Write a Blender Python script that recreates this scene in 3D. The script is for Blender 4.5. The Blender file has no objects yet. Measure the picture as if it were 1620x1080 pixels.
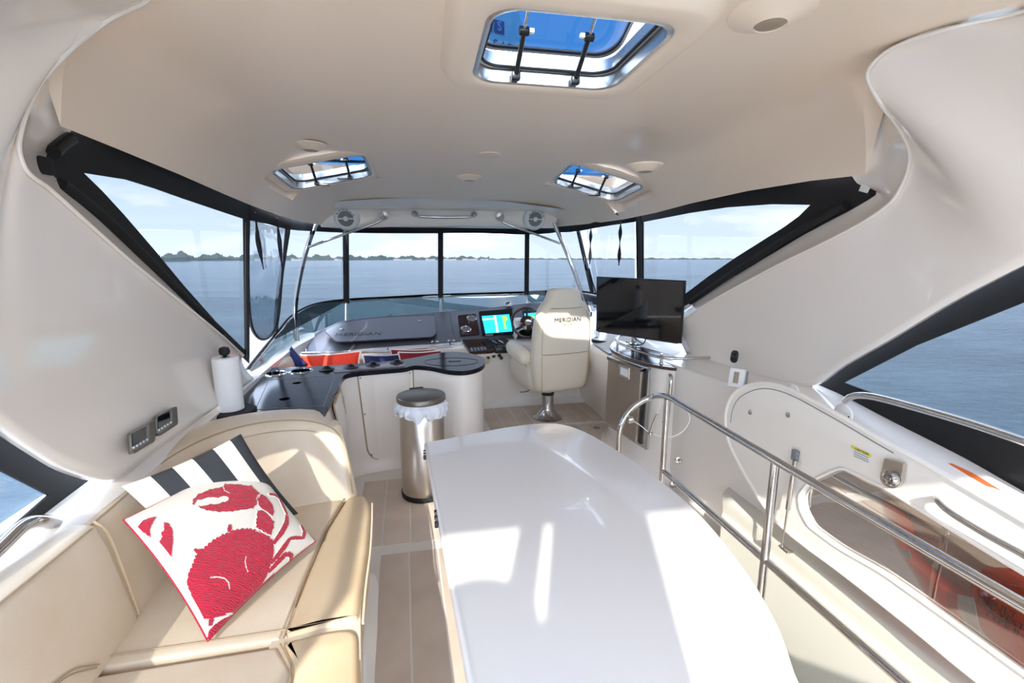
import bpy, bmesh, math, random
import numpy as np
from mathutils import Vector, Matrix
from mathutils.geometry import tessellate_polygon
random.seed(7)
D = bpy.data; C = bpy.context.scene.collection
PI = math.pi
# ---------------------------------------------------------------- camera, world, sun, exposure
F = 720.0; PITCH = math.atan(131/720.0); YAW = math.radians(10.8); H = 1.5
cam = D.cameras.new('camera'); cam.sensor_width = 36; cam.lens = 16.0; cam.clip_start = 0.02; cam.clip_end = 20000
co = D.objects.new('camera', cam); C.objects.link(co)
co.location = (0, 0, H); co.rotation_euler = (PI/2-PITCH, 0, -YAW)
bpy.context.scene.camera = co
sc = bpy.context.scene
sc.view_settings.view_transform = 'Standard'; sc.view_settings.look = 'None'
sc.view_settings.gamma = 1; sc.view_settings.use_curve_mapping = False
sc.view_settings.exposure = 2.42
sc.cycles.max_bounces = 14; sc.cycles.diffuse_bounces = 10; sc.cycles.glossy_bounces = 5
sc.cycles.transparent_max_bounces = 24; sc.cycles.transmission_bounces = 6
sc.cycles.use_denoising = True; sc.cycles.sample_clamp_indirect = 8
SUNDIR = Vector((0.69, 2.06, -1.265)).normalized()      # direction the light travels
sun = D.lights.new('sun', 'SUN'); sun.energy = 1.5; sun.angle = math.radians(0.6); sun.color = (1, .955, .88)
so = D.objects.new('sun', sun); C.objects.link(so); so.rotation_euler = SUNDIR.to_track_quat('-Z', 'Y').to_euler(); so.location = (-3, -8, 6)

def lin(c):
    return tuple(((v/255)/12.92 if v/255 <= .04045 else ((v/255+.055)/1.055)**2.4) for v in c)+(1,)
w = D.worlds.new('sky'); sc.world = w; w.use_nodes = True
nt = w.node_tree; nt.nodes.clear(); N = nt.nodes.new; K = nt.links.new
out = N('ShaderNodeOutputWorld'); bg = N('ShaderNodeBackground'); K(bg.outputs[0], out.inputs[0]); bg.inputs[1].default_value = 1.9
tc = N('ShaderNodeTexCoord'); sx = N('ShaderNodeSeparateXYZ'); K(tc.outputs['Generated'], sx.inputs[0])
rp = N('ShaderNodeValToRGB'); K(sx.outputs['Z'], rp.inputs[0])
e = rp.color_ramp.elements; e[0].position = 0.0; e[0].color = (.62, .71, .82, 1); e[1].position = 1.0; e[1].color = (.42, .55, .80, 1)
x = e.new(.12); x.color = (.46, .59, .78, 1); x = e.new(.35); x.color = (.50, .62, .84, 1)
mp = N('ShaderNodeMapping'); mp.inputs['Scale'].default_value = (1.6, 1.6, 6.5); K(tc.outputs['Generated'], mp.inputs[0])
nz = N('ShaderNodeTexNoise'); nz.inputs['Scale'].default_value = 3.1; nz.inputs['Detail'].default_value = 7; nz.inputs['Roughness'].default_value = .55
K(mp.outputs[0], nz.inputs['Vector'])
cr = N('ShaderNodeValToRGB'); K(nz.outputs['Fac'], cr.inputs[0]); cr.color_ramp.elements[0].position = .50; cr.color_ramp.elements[1].position = .66
mx = N('ShaderNodeMix'); mx.data_type = 'RGBA'; K(rp.outputs[0], mx.inputs[6]); mx.inputs[7].default_value = (.88, .88, .90, 1)
ml = N('ShaderNodeMath'); ml.operation = 'MULTIPLY'; ml.inputs[1].default_value = .62; K(cr.outputs[0], ml.inputs[0]); K(ml.outputs[0], mx.inputs[0])
K(mx.outputs[2], bg.inputs[0])

# ---------------------------------------------------------------- helpers
def ray(px, py):
    u = (px-810)/F; v = (540-py)/F
    Y = math.cos(PITCH)+v*math.sin(PITCH); Z = v*math.cos(PITCH)-math.sin(PITCH)
    c, s = math.cos(YAW), math.sin(YAW)
    return Vector((u*c+Y*s, -u*s+Y*c, Z))
def at(px, py, x=None, y=None, z=None):
    """a point read off the photograph, on the real plane x=, y= or z= it lies in"""
    d = ray(px, py)
    t = x/d.x if x is not None else y/d.y if y is not None else (z-H)/d.z
    return Vector((0, 0, H))+d*t
def AT(pts, **k): return [at(p[0], p[1], **k) for p in pts]
def V(*a): return Vector(a)

def mat(name, col, rough=.4, metal=0, coat=0, bump=None, spec=.5, var=None, trans=0, emit=None, sheen=0):
    m = D.materials.new(name); m.use_nodes = True; n = m.node_tree; b = n.nodes['Principled BSDF']
    b.inputs['Base Color'].default_value = lin(col) if max(col) > 1 else tuple(col)+(1,)
    b.inputs['Roughness'].default_value = rough; b.inputs['Metallic'].default_value = metal
    b.inputs['Coat Weight'].default_value = coat; b.inputs['Coat Roughness'].default_value = .04
    b.inputs['Specular IOR Level'].default_value = spec
    if trans: b.inputs['Transmission Weight'].default_value = trans
    if sheen: b.inputs['Sheen Weight'].default_value = sheen
    t = n.nodes.new('ShaderNodeTexCoord')
    if bump:
        sc_, st, di = bump
        q = n.nodes.new('ShaderNodeTexNoise'); q.inputs['Scale'].default_value = sc_; q.inputs['Detail'].default_value = 3
        n.links.new(t.outputs['Object'], q.inputs['Vector'])
        bp = n.nodes.new('ShaderNodeBump'); bp.inputs['Strength'].default_value = st; bp.inputs['Distance'].default_value = di
        n.links.new(q.outputs['Fac'], bp.inputs['Height']); n.links.new(bp.outputs[0], b.inputs['Normal'])
    if var:
        sc_, c2, lo, hi = var
        q = n.nodes.new('ShaderNodeTexNoise'); q.inputs['Scale'].default_value = sc_; q.inputs['Detail'].default_value = 4
        n.links.new(t.outputs['Object'], q.inputs['Vector'])
        r = n.nodes.new('ShaderNodeValToRGB'); r.color_ramp.elements[0].position = lo; r.color_ramp.elements[1].position = hi
        r.color_ramp.elements[0].color = lin(col); r.color_ramp.elements[1].color = lin(c2)
        n.links.new(q.outputs['Fac'], r.inputs[0]); n.links.new(r.outputs[0], b.inputs['Base Color'])
    if emit: b.inputs['Emission Color'].default_value = lin(emit[0]); b.inputs['Emission Strength'].default_value = emit[1]
    return m
def clear(name, col, refl=.5, bump=None, rough=.02):
    """thin clear sheet: lets light straight through, mirrors a little at grazing angles"""
    m = D.materials.new(name); m.use_nodes = True; n = m.node_tree; n.nodes.clear()
    o = n.nodes.new('ShaderNodeOutputMaterial'); tr = n.nodes.new('ShaderNodeBsdfTransparent'); tr.inputs[0].default_value = tuple(col)+(1,)
    g = n.nodes.new('ShaderNodeBsdfGlossy'); g.inputs['Roughness'].default_value = rough
    lw = n.nodes.new('ShaderNodeFresnel'); lw.inputs[0].default_value = 1.45
    mm = n.nodes.new('ShaderNodeMath'); mm.operation = 'MULTIPLY'; mm.inputs[1].default_value = refl; n.links.new(lw.outputs[0], mm.inputs[0])
    mixs = n.nodes.new('ShaderNodeMixShader'); n.links.new(mm.outputs[0], mixs.inputs[0]); n.links.new(tr.outputs[0], mixs.inputs[1]); n.links.new(g.outputs[0], mixs.inputs[2])
    n.links.new(mixs.outputs[0], o.inputs[0])
    if bump:
        t = n.nodes.new('ShaderNodeTexCoord'); q = n.nodes.new('ShaderNodeTexNoise'); q.inputs['Scale'].default_value = bump[0]; q.inputs['Detail'].default_value = 1.5
        n.links.new(t.outputs['Object'], q.inputs['Vector'])
        bp = n.nodes.new('ShaderNodeBump'); bp.inputs['Strength'].default_value = bump[1]; bp.inputs['Distance'].default_value = bump[2]
        n.links.new(q.outputs['Fac'], bp.inputs['Height']); n.links.new(bp.outputs[0], g.inputs['Normal']); n.links.new(bp.outputs[0], lw.inputs['Normal'])
    return m
M = dict(
    gel=mat('white_gelcoat', (238, 232, 224), .22, coat=.5),
    roof=mat('roof_liner_gelcoat', (243, 227, 208), .38, coat=.12),
    arch=mat('arch_gelcoat', (236, 228, 218), .2, coat=.6),
    well=mat('stairwell_gelcoat', (214, 211, 198), .4),
    mold=mat('moulded_cream', (238, 233, 224), .3, coat=.3),
    table=mat('table_gelcoat', (232, 229, 226), .28, coat=.35),
    leather=mat('cream_vinyl', (221, 206, 184), .42, bump=(260, .12, .002), var=(6, (214, 196, 170), .35, .7)),
    leather2=mat('sand_vinyl', (214, 192, 158), .42, bump=(260, .12, .002), var=(7, (206, 182, 146), .35, .7)),
    seam=mat('stitch_thread', (172, 152, 125), .7),
    chair=mat('helm_vinyl', (222, 212, 192), .4, bump=(200, .12, .002)),
    steel=mat('polished_stainless', (196, 194, 192), .09, 1),
    brushed=mat('brushed_stainless', (205, 196, 186), .3, 1, bump=(60, .05, .001)),
    lidmetal=mat('dark_brushed_lid', (120, 112, 104), .35, .8),
    alu=mat('bright_aluminium', (214, 216, 216), .25, .9),
    canvas=mat('black_canvas', (20, 20, 22), .75, bump=(300, .3, .002)),
    black=mat('black_plastic', (14, 14, 15), .35),
    rubber=mat('black_rubber', (18, 18, 19), .7),
    greyvinyl=mat('dark_grey_dash_vinyl', (88, 86, 92), .38, bump=(220, .1, .002)),
    granite=mat('dark_blue_granite', (13, 14, 20), .14, spec=.05, var=(340, (88, 84, 96), .52, .72)),
    brown=mat('brown_granite', (64, 48, 44), .2, spec=.35, var=(340, (138, 112, 100), .5, .7)),
    wood=mat('dark_burl_wood', (64, 22, 14), .12, coat=.8, var=(26, (26, 9, 7), .4, .65)),
    glasspane=clear('dimmed_vinyl', (.143, .146, .150), .10, (2.2, .08, .02)),  # grey tint added to dim the view outside against the cabin
    lightpane=clear('less_dimmed_vinyl', (.36, .37, .38), .10, (2.2, .08, .02)),  # same vinyl dimmed less, so brighter sun falls on the sofa
    wavy=clear('crinkled_dimmed_vinyl', (.112, .130, .150), .6, (6, .6, .02), .12),  # crinkled vinyl, darkened with the same kind of dimming tint
    tint=clear('tinted_windscreen', (.05, .068, .072), .28),
    acry=clear('smoked_acrylic', (.36, .33, .29), 1.2, (2.5, .25, .02)),
    hatchglass=clear('blue_tinted_acrylic', (.011, .042, .09), .08),
    screen=mat('dark_screen', (9, 11, 14), .06, coat=1),
    deck=mat('deck_nonskid', (214, 199, 184), .6, bump=(500, .4, .002), var=(5, (206, 191, 176), .4, .6)),
    seamw=mat('deck_white_moulding', (226, 221, 213), .35),
    red=mat('red_embroidery', (190, 14, 52), .8, sheen=.3),
    cloth=mat('white_canvas_cloth', (226, 220, 208), .85, bump=(420, .3, .001)),
    char=mat('charcoal_cloth', (54, 56, 60), .9, bump=(420, .3, .001)),
    orange=mat('orange_red_cloth', (228, 62, 38), .85, bump=(300, .3, .002)),
    navy=mat('navy_cloth', (28, 36, 84), .85, bump=(300, .3, .002)),
    maroon=mat('maroon_cloth', (138, 22, 34), .85, bump=(300, .3, .002)),
    fringe=mat('cream_fringe', (236, 222, 214), .9),
    paper=mat('white_paper', (240, 240, 240), .9, bump=(140, .4, .003)),
    bag=mat('thin_white_plastic', (226, 232, 240), .35, bump=(30, .5, .01)),
    vest=mat('orange_life_vest', (240, 72, 20), .7, bump=(40, .3, .01)),
    tape=mat('reflective_tape', (190, 196, 204), .35),
    white=mat('white_plastic', (232, 232, 230), .35),
    lens=mat('tan_lamp_lens', (160, 146, 124), .3),
    vent=mat('grey_vent', (126, 130, 134), .5),
    dark=mat('dark_recess', (22, 22, 24), .8),
    decal=mat('orange_decal', (222, 112, 48), .4),
    yellow=mat('yellow_label', (226, 214, 60), .5),
    print=mat('grey_print', (58, 54, 52), .6),
    bprint=mat('blue_print', (70, 96, 150), .5),
    silverp=mat('grey_button', (150, 146, 140), .4),
    bronze=mat('bronze_bezel', (130, 120, 104), .3, .7),
    chart=mat('chart_screen', (30, 130, 160), .2, emit=((30, 150, 185), .55)),
    chart2=mat('chart_land', (120, 150, 60), .2, emit=((140, 165, 60), .45)),
    chart3=mat('chart_line', (150, 190, 205), .2, emit=((160, 200, 215), .5)),
    foliage=mat('hazed_foliage', (118, 132, 124), .95, spec=.1, var=(.05, (130, 142, 134), .4, .6)),  # distance haze mixed into the leaf colour
    house=mat('far_house_white', (240, 238, 234), .9), houser=mat('far_house_roof', (120, 112, 108), .9),
    sand=mat('far_shore_sand', (198, 188, 170), .9),
)
# procedural additions on a few materials
def rings(m, scale, strength):
    n = m.node_tree; t = n.nodes.new('ShaderNodeTexCoord'); wv = n.nodes.new('ShaderNodeTexWave'); wv.wave_type = 'RINGS'
    wv.inputs['Scale'].default_value = scale; wv.inputs['Distortion'].default_value = 9; wv.inputs['Detail'].default_value = 1; wv.inputs['Detail Scale'].default_value = .8
    n.links.new(t.outputs['Object'], wv.inputs['Vector'])
    bp = n.nodes.new('ShaderNodeBump'); bp.inputs['Strength'].default_value = strength; bp.inputs['Distance'].default_value = .003
    n.links.new(wv.outputs['Fac'], bp.inputs['Height']); n.links.new(bp.outputs[0], n.nodes['Principled BSDF'].inputs['Normal'])
rings(M['red'], 55, .8)

def obj(name, me, m, parent=None, smooth=True):
    if isinstance(me, bmesh.types.BMesh):
        bmesh.ops.recalc_face_normals(me, faces=me.faces)
        q = D.meshes.new(name); me.to_mesh(q); me.free(); me = q
    o = D.objects.new(name, me); C.objects.link(o)
    for mm in (m if isinstance(m, (list, tuple)) else [m]):
        if mm is not None and len(me.materials) < 8: me.materials.append(mm)
    if smooth:
        me.polygons.foreach_set('use_smooth', [True]*len(me.polygons))
        try: me.set_sharp_from_angle(angle=math.radians(38))
        except Exception: pass
    if parent is not None:
        o.parent = parent
        if parent.get('_w') is not None: o.location = -Vector(parent['_w'])
    return o
def info(o, label, cat=None, group=None, kind=None):
    o['label'] = label
    if cat: o['category'] = cat
    if group: o['group'] = group
    if kind: o['kind'] = kind
    return o
def thing(name, label, cat, loc, group=None, rz=0, world=True):
    o = D.objects.new(name, None); C.objects.link(o); o.location = loc; o.rotation_euler = (0, 0, rz); o.empty_display_size = .05
    if world: o['_w'] = list(loc)
    return info(o, label, cat, group)
def struct(name, label, loc):
    o = D.objects.new(name, None); C.objects.link(o); o.location = loc; o['_w'] = list(loc)
    return info(o, label, None, None, 'structure')

def crom(p, n, closed=False):
    out = []; L = len(p)
    for i in range(L if closed else L-1):
        if closed: a, b, c, d = p[(i-1) % L], p[i], p[(i+1) % L], p[(i+2) % L]
        else: a, b, c, d = p[max(i-1, 0)], p[i], p[i+1], p[min(i+2, L-1)]
        # centripetal-like damping through chord-scaled tangents
        l = (c-b).length or 1e-6
        t1 = (c-a)/max((c-b).length+(b-a).length, 1e-6)*l; t2 = (d-b)/max((d-c).length+(c-b).length, 1e-6)*l
        for k in range(n):
            t = k/n; t_2 = t*t; t_3 = t_2*t
            out.append(b*(2*t_3-3*t_2+1)+t1*(t_3-2*t_2+t)+c*(-2*t_3+3*t_2)+t2*(t_3-t_2))
    if not closed: out.append(p[-1].copy())
    return out
def sheet(name, rows, m, parent=None, thick=0, su=5, sv=5, off=-1, closed=False, skip=None):
    rows = [crom([Vector(q) for q in r], su, closed) if su > 1 else [Vector(q) for q in r] for r in rows]
    if sv > 1:
        cols = [crom([r[i] for r in rows], sv) for i in range(len(rows[0]))]
        rows = [[c[j] for c in cols] for j in range(len(cols[0]))]
    bm = bmesh.new(); g = [[bm.verts.new(p) for p in r] for r in rows]; nn = len(rows[0])
    for j in range(len(rows)-1):
        for i in range(nn if closed else nn-1):
            q = [g[j][i], g[j][(i+1) % nn], g[j+1][(i+1) % nn], g[j+1][i]]
            if skip and skip(sum((v.co for v in q), Vector())/4): continue
            try: bm.faces.new(q)
            except ValueError: pass
    me = D.meshes.new(name); bm.to_mesh(me); bm.free()
    o = obj(name, me, m, parent)
    if thick:
        s = o.modifiers.new('solid', 'SOLIDIFY'); s.thickness = thick; s.offset = off
    return o
def tube_bm(bm, pts, r, seg=12, sm=6, closed=False, caps=True):
    P_ = crom([Vector(p) for p in pts], sm, closed) if sm > 1 else [Vector(p) for p in pts]
    rr = r if callable(r) else (lambda t: r)
    rings_ = []; up = None; n = len(P_)
    for i, p in enumerate(P_):
        t = ((P_[(i+1) % n] if (closed or i < n-1) else p)-(P_[i-1] if (closed or i > 0) else p)).normalized()
        if up is None:
            up = Vector((0, 0, 1)) if abs(t.z) < .9 else Vector((1, 0, 0))
        a = (up-t*up.dot(t)).normalized(); b = t.cross(a); up = a
        R_ = rr(i/(n-1))
        rings_.append([bm.verts.new(p+a*math.cos(2*PI*k/seg)*R_+b*math.sin(2*PI*k/seg)*R_) for k in range(seg)])
    for i in range(n if closed else n-1):
        A, B = rings_[i], rings_[(i+1) % n]
        for k in range(seg): bm.faces.new([A[k], A[(k+1) % seg], B[(k+1) % seg], B[k]])
    if caps and not closed: bm.faces.new(rings_[0][::-1]); bm.faces.new(rings_[-1])
def tube(name, pts, r, m, parent=None, **k):
    bm = bmesh.new(); tube_bm(bm, pts, r, **k); return obj(name, bm, m, parent)
def box_bm(bm, c, s, rot=None, bev=0, seg=2):
    r = bmesh.ops.create_cube(bm, size=1); vs = r['verts']
    for v in vs:
        v.co = Vector((v.co.x*s[0], v.co.y*s[1], v.co.z*s[2]))
    if bev:
        es = list({e for v in vs for e in v.link_edges})
        rr = bmesh.ops.bevel(bm, geom=es, offset=bev, segments=seg, affect='EDGES', profile=.5)
        vs = list({v for f in rr['faces'] for v in f.verts} | {v for v in vs if v.is_valid})
    for v in vs:
        if rot is not None: v.co = rot @ v.co
        v.co += Vector(c)
def box(name, c, s, m, parent=None, rot=None, bev=.004, seg=2):
    bm = bmesh.new(); box_bm(bm, c, s, rot, bev, seg); return obj(name, bm, m, parent)
def Rz(a): return Matrix.Rotation(a, 3, 'Z')
def frame_rot(nrm, up=(0, 0, 1)):
    z = Vector(nrm).normalized(); x_ = Vector(up).cross(z).normalized(); y_ = z.cross(x_)
    return Matrix((x_, y_, z)).transposed()
def lathe(name, prof, m, parent=None, c=(0, 0, 0), rot=None, seg=32, smooth=True):
    bm = bmesh.new(); rings_ = []
    for r, z in prof:
        rings_.append([bm.verts.new((r*math.cos(2*PI*k/seg), r*math.sin(2*PI*k/seg), z)) for k in range(seg)] if r > 1e-5 else [bm.verts.new((0, 0, z))])
    for A, B in zip(rings_, rings_[1:]):
        if len(A) == 1 and len(B) == 1: continue
        for k in range(seg):
            if len(A) == 1: bm.faces.new([A[0], B[(k+1) % seg], B[k]])
            elif len(B) == 1: bm.faces.new([A[k], A[(k+1) % seg], B[0]])
            else: bm.faces.new([A[k], A[(k+1) % seg], B[(k+1) % seg], B[k]])
    for v in bm.verts:
        if rot is not None: v.co = rot @ v.co
        v.co += Vector(c)
    return obj(name, bm, m, parent, smooth)
def prism(name, pts, z0, z1, m, parent=None, holes=(), bev=0, xf=None):
    """flat outline (x,y) with holes, extruded z0..z1, optional transform"""
    loops = [[Vector((p[0], p[1], 0)) for p in pts]]+[[Vector((p[0], p[1], 0)) for p in h] for h in holes]
    flat = [p for l in loops for p in l]
    tris = tessellate_polygon(loops)
    bm = bmesh.new(); T_ = [bm.verts.new((p.x, p.y, z1)) for p in flat]; B_ = [bm.verts.new((p.x, p.y, z0)) for p in flat]
    for t in tris:
        try: bm.faces.new([T_[i] for i in t]); bm.faces.new([B_[i] for i in reversed(t)])
        except ValueError: pass
    o_ = 0; edges = []
    for l in loops:
        n = len(l)
        for i in range(n):
            a, b = o_+i, o_+(i+1) % n
            try: bm.faces.new([T_[a], T_[b], B_[b], B_[a]])
            except ValueError: pass
            e_ = bm.edges.get((T_[a], T_[b]))
            if e_: edges.append(e_)
        o_ += n
    bmesh.ops.recalc_face_normals(bm, faces=bm.faces)
    if bev: 
        bmesh.ops.dissolve_limit(bm, angle_limit=.001, verts=bm.verts, edges=[e for e in bm.edges if e not in edges and abs(e.verts[0].co.z-e.verts[1].co.z) < 1e-6])
        es = [e for e in bm.edges if len(e.link_faces) == 2 and abs(e.verts[0].co.z-z1) < 1e-6 and abs(e.verts[1].co.z-z1) < 1e-6 and e.calc_face_angle(0) > .8]
        bmesh.ops.bevel(bm, geom=es, offset=bev, segments=3, affect='EDGES', profile=.5)
    if xf is not None:
        for v in bm.verts: v.co = xf @ v.co
    return obj(name, bm, m, parent)
def plate(name, outer, m, parent=None, holes=(), thick=.006, off=0):
    """nearly planar 3D outline with holes, given thickness"""
    loops = [list(outer)]+[list(h) for h in holes]; flat = [p for l in loops for p in l]
    bm = bmesh.new(); vs = [bm.verts.new(p) for p in flat]
    for t in tessellate_polygon(loops):
        try: bm.faces.new([vs[i] for i in t])
        except ValueError: pass
    o = obj(name, bm, m, parent, smooth=False)
    if thick: s = o.modifiers.new('solid', 'SOLIDIFY'); s.thickness = thick; s.offset = off
    return o
def rrect(w_, h_, r, n=6, c=(0, 0)):
    out_ = []
    for (sx_, sy_, a0) in ((1, 1, 0), (-1, 1, 90), (-1, -1, 180), (1, -1, 270)):
        for k in range(n+1):
            a = math.radians(a0+90*k/n); out_.append((c[0]+sx_*(w_/2-r)+r*math.cos(a), c[1]+sy_*(h_/2-r)+r*math.sin(a)))
    return out_
def rounded(pts, r, n=5):
    """round the corners of a 2D outline; r number or list"""
    out_ = []; L = len(pts)
    for i in range(L):
        p = Vector(pts[i][:2]); a = Vector(pts[i-1][:2]); b = Vector(pts[(i+1) % L][:2]); rr = r[i] if isinstance(r, (list, tuple)) else r
        if rr <= 0: out_.append(tuple(p)); continue
        u = (a-p); v = (b-p); d = min(rr, u.length*.49, v.length*.49); A = p+u.normalized()*d; B = p+v.normalized()*d
        for k in range(n+1):
            t = k/n; q = A*(1-t)**2+p*2*t*(1-t)+B*t*t; out_.append((q.x, q.y))
    return out_
def text(name, s, size, m, loc, rot, parent=None, ext=.0006, sx=1):
    cu = D.curves.new(name, 'FONT'); cu.body = s; cu.size = size; cu.extrude = ext; cu.align_x = 'CENTER'; cu.align_y = 'CENTER'; cu.resolution_u = 3
    tmp = D.objects.new('tmp', cu); me = D.meshes.new_from_object(tmp); D.objects.remove(tmp); D.curves.remove(cu)
    R_ = rot.to_3x3()
    for v in me.vertices: v.co = R_ @ Vector((v.co.x*sx, v.co.y, v.co.z))+Vector(loc)
    me.materials.clear(); me.name = name
    return obj(name, me, m, parent, smooth=False)
def screw(name, p, nrm, parent, r=.004, m=None):
    return lathe(name, [(r, 0), (r, .001), (r*.6, .0022), (0, .0024)], m or M['steel'], parent, p, frame_rot(nrm), 10)

# ================================================================ THE SEA AND THE FAR SHORE
def sea_mat():
    m = D.materials.new('sea_water'); m.use_nodes = True; n = m.node_tree; b = n.nodes['Principled BSDF']
    b.inputs['Base Color'].default_value = (.045, .115, .17, 1); b.inputs['Roughness'].default_value = .18; b.inputs['IOR'].default_value = 1.33
    t = n.nodes.new('ShaderNodeTexCoord'); mp_ = n.nodes.new('ShaderNodeMapping'); mp_.inputs['Scale'].default_value = (.7, 1.5, 1); mp_.inputs['Rotation'].default_value = (0, 0, .35)
    n.links.new(t.outputs['Object'], mp_.inputs[0])
    q = n.nodes.new('ShaderNodeTexNoise'); q.inputs['Scale'].default_value = 1.1; q.inputs['Detail'].default_value = 9; q.inputs['Roughness'].default_value = .62
    n.links.new(mp_.outputs[0], q.inputs['Vector'])
    bp = n.nodes.new('ShaderNodeBump'); bp.inputs['Strength'].default_value = 1; bp.inputs['Distance'].default_value = .55
    n.links.new(q.outputs['Fac'], bp.inputs['Height']); n.links.new(bp.outputs[0], b.inputs['Normal'])
    q2 = n.nodes.new('ShaderNodeTexNoise'); q2.inputs['Scale'].default_value = .05; q2.inputs['Detail'].default_value = 10; q2.inputs['Roughness'].default_value = .75
    n.links.new(mp_.outputs[0], q2.inputs['Vector'])
    r = n.nodes.new('ShaderNodeValToRGB'); r.color_ramp.elements[0].color = (.035, .09, .15, 1); r.color_ramp.elements[1].color = (.17, .29, .35, 1)  # light and dark streaks painted in for ripple contrast the bump lacks
    r.color_ramp.elements[0].position = .35; r.color_ramp.elements[1].position = .65
    n.links.new(q2.outputs['Fac'], r.inputs[0]); n.links.new(r.outputs[0], b.inputs['Base Color'])
    return m
bm = bmesh.new(); R_ = 9000
vs = [bm.verts.new((R_*math.cos(2*PI*k/64), R_*math.sin(2*PI*k/64), -4.5)) for k in range(64)]; bm.faces.new(vs)
o = obj('sea', bm, sea_mat(), None, False); info(o, 'rippled blue grey bay water around the boat', None, None, 'structure')
def far(az, dist):
    a = math.radians(az); return Vector((dist*math.sin(a), dist*math.cos(a), -4.5))
# low wooded shore: nearer on the port side, a thin line ahead and to starboard
def shore(name, az0, az1, d0, d1, h0, h1, label, seed):
    rnd = random.Random(seed); bm = bmesh.new(); n = int((az1-az0)*17)
    prev = None
    for i in range(n+1):
        t = i/n; az = az0+(az1-az0)*t; d = d0+(d1-d0)*t
        hh = (h0+(h1-h0)*t)*(.62+.18*math.sin(i*.11+seed)+.14*math.sin(i*.31+2*seed)+.16*rnd.random()+(.35 if rnd.random() < .03 else 0))
        a = far(az, d); u = a.normalized(); u.z = 0
        ring = [a-u*6, a-u*2+V(0, 0, hh*.75), a+V(0, 0, hh), a+u*14+V(0, 0, hh*.6), a+u*30]
        ring = [bm.verts.new(p) for p in ring]
        if prev:
            for k in range(4): bm.faces.new([prev[k], prev[k+1], ring[k+1], ring[k]])
        prev = ring
    o = obj(name, bm, M['foliage']); info(o, label, 'treeline', None, 'stuff'); return o
shore('treeline', -52, -24, 620, 1250, 22, 22, 'dense green trees along the near port shore', 1)
shore('treeline', -24, 8, 1500, 2300, 22, 20, 'thin green tree line on the shore dead ahead', 4)
shore('treeline', 8, 62, 2700, 4200, 11, 15, 'faint distant tree line on the starboard horizon', 9)
rnd = random.Random(3)
spots = [(-36.5, 690, 16, 6, 'white waterfront house with pale roof among port shore trees, first from the left'), (-29.3, 820, 30, 13, 'large white house of several wings on the port shore'),
         (-27.0, 900, 16, 7, 'low white house just right of the large port shore house'), (-17.6, 1360, 34, 6, 'long low white boathouse left of the first windscreen post'),
         (-14.2, 1380, 26, 7, 'white shore house right of the long boathouse'), (-9.8, 1480, 22, 6, 'small white house in the tree line ahead'),
         (-2.5, 1600, 60, 6, 'long white waterside building left of the centre windscreen post'), (.8, 1680, 34, 6, 'white waterside shed beside the long building'),
         (3.2, 1740, 46, 6, 'wide white building right of the centre windscreen post'), (5.6, 1800, 58, 7, 'white marina building before the third windscreen post'),
         (7.4, 1840, 30, 6, 'small white building at the end of the shore ahead')]
for az, d, w_, h_, lb in spots:
    p = far(az, d-14); t = thing('house', lb, 'house', p, 'houses on the far shore'); R0 = Rz(-math.radians(az))
    k = 3 if w_ > 25 else 2
    bm = bmesh.new()
    for i in range(k):
        hh = h_*(1, .75, .88)[i]; box_bm(bm, p+R0 @ V((i-(k-1)/2)*w_/k, 0, hh/2), (w_/k*.98, 9, hh), R0)
    obj('walls', bm, M['house'], t, False)
    bm = bmesh.new()
    for i in range(k):
        hh = h_*(1, .75, .88)[i]; c = p+R0 @ V((i-(k-1)/2)*w_/k, 0, hh)
        q = [c+R0 @ V(a*w_/k*.52, b*5.2, 0) for a, b in ((-1, -1), (1, -1), (1, 1), (-1, 1))]+[c+R0 @ V(-w_/k*.3, 0, h_*.28), c+R0 @ V(w_/k*.3, 0, h_*.28)]
        v = [bm.verts.new(a) for a in q]
        for f in ((0, 1, 5, 4), (1, 2, 5), (2, 3, 4, 5), (3, 0, 4), (3, 2, 1, 0)): bm.faces.new([v[a] for a in f])
    obj('roof', bm, M['houser'], t, False)

# ================================================================ ROOF, ARCHES, COAMINGS
def in_hatch(c):
    return any(abs(c.x-h[0]) < h[3]+.045 and abs(c.y-h[1]) < h[4]+.045 for h in HATCHES)
# (y, port lip x, port lip z, centre z, starboard lip x, starboard lip z)
prof = [(-1.15, -1.05, 2.17, 2.20, 1.82, 2.17), (-.3, -1.05, 2.18, 2.20, 1.82, 2.18), (.6, -1.05, 2.18, 2.20, 1.82, 2.18), (1.2, -1.05, 2.18, 2.20, 1.82, 2.18), (1.60, -1.05, 2.17, 2.20, 1.80, 2.17),
        (1.66, -1.04, 1.885, 2.20, 1.80, 1.84), (1.95, -1.06, 1.885, 2.20, 1.81, 1.862), (2.4, -1.08, 1.878, 2.195, 1.82, 1.878), (2.95, -1.10, 1.86, 2.185, 1.81, 1.872),
        (3.4, -1.10, 1.842, 2.165, 1.79, 1.852), (3.9, -1.08, 1.825, 2.13, 1.75, 1.842), (4.4, -1.05, 1.82, 2.07, 1.68, 1.845), (4.9, -.98, 1.825, 1.99, 1.52, 1.848), (5.3, -.86, 1.83, 1.93, 1.35, 1.85), (5.6, -.8, 1.83, 1.86, 1.28, 1.85)]
def ceil_z(x_, y_):
    for a, b in zip(prof, prof[1:]):
        if a[0] <= y_ <= b[0]:
            t = (y_-a[0])/(b[0]-a[0]); q = [u*(1-t)+v*t for u, v in zip(a, b)]
            xc = (q[1]+q[4])/2; s = (x_-xc)/((q[4]-q[1])/2); s = max(-1, min(1, s)); zl = q[2] if s < 0 else q[5]
            return zl+(q[3]-zl)*(1-abs(s)**float(np.interp(y_, [1.66, 2.4, 3.2, 4.0, 4.6], [30, 13, 7, 7, 9])))
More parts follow.
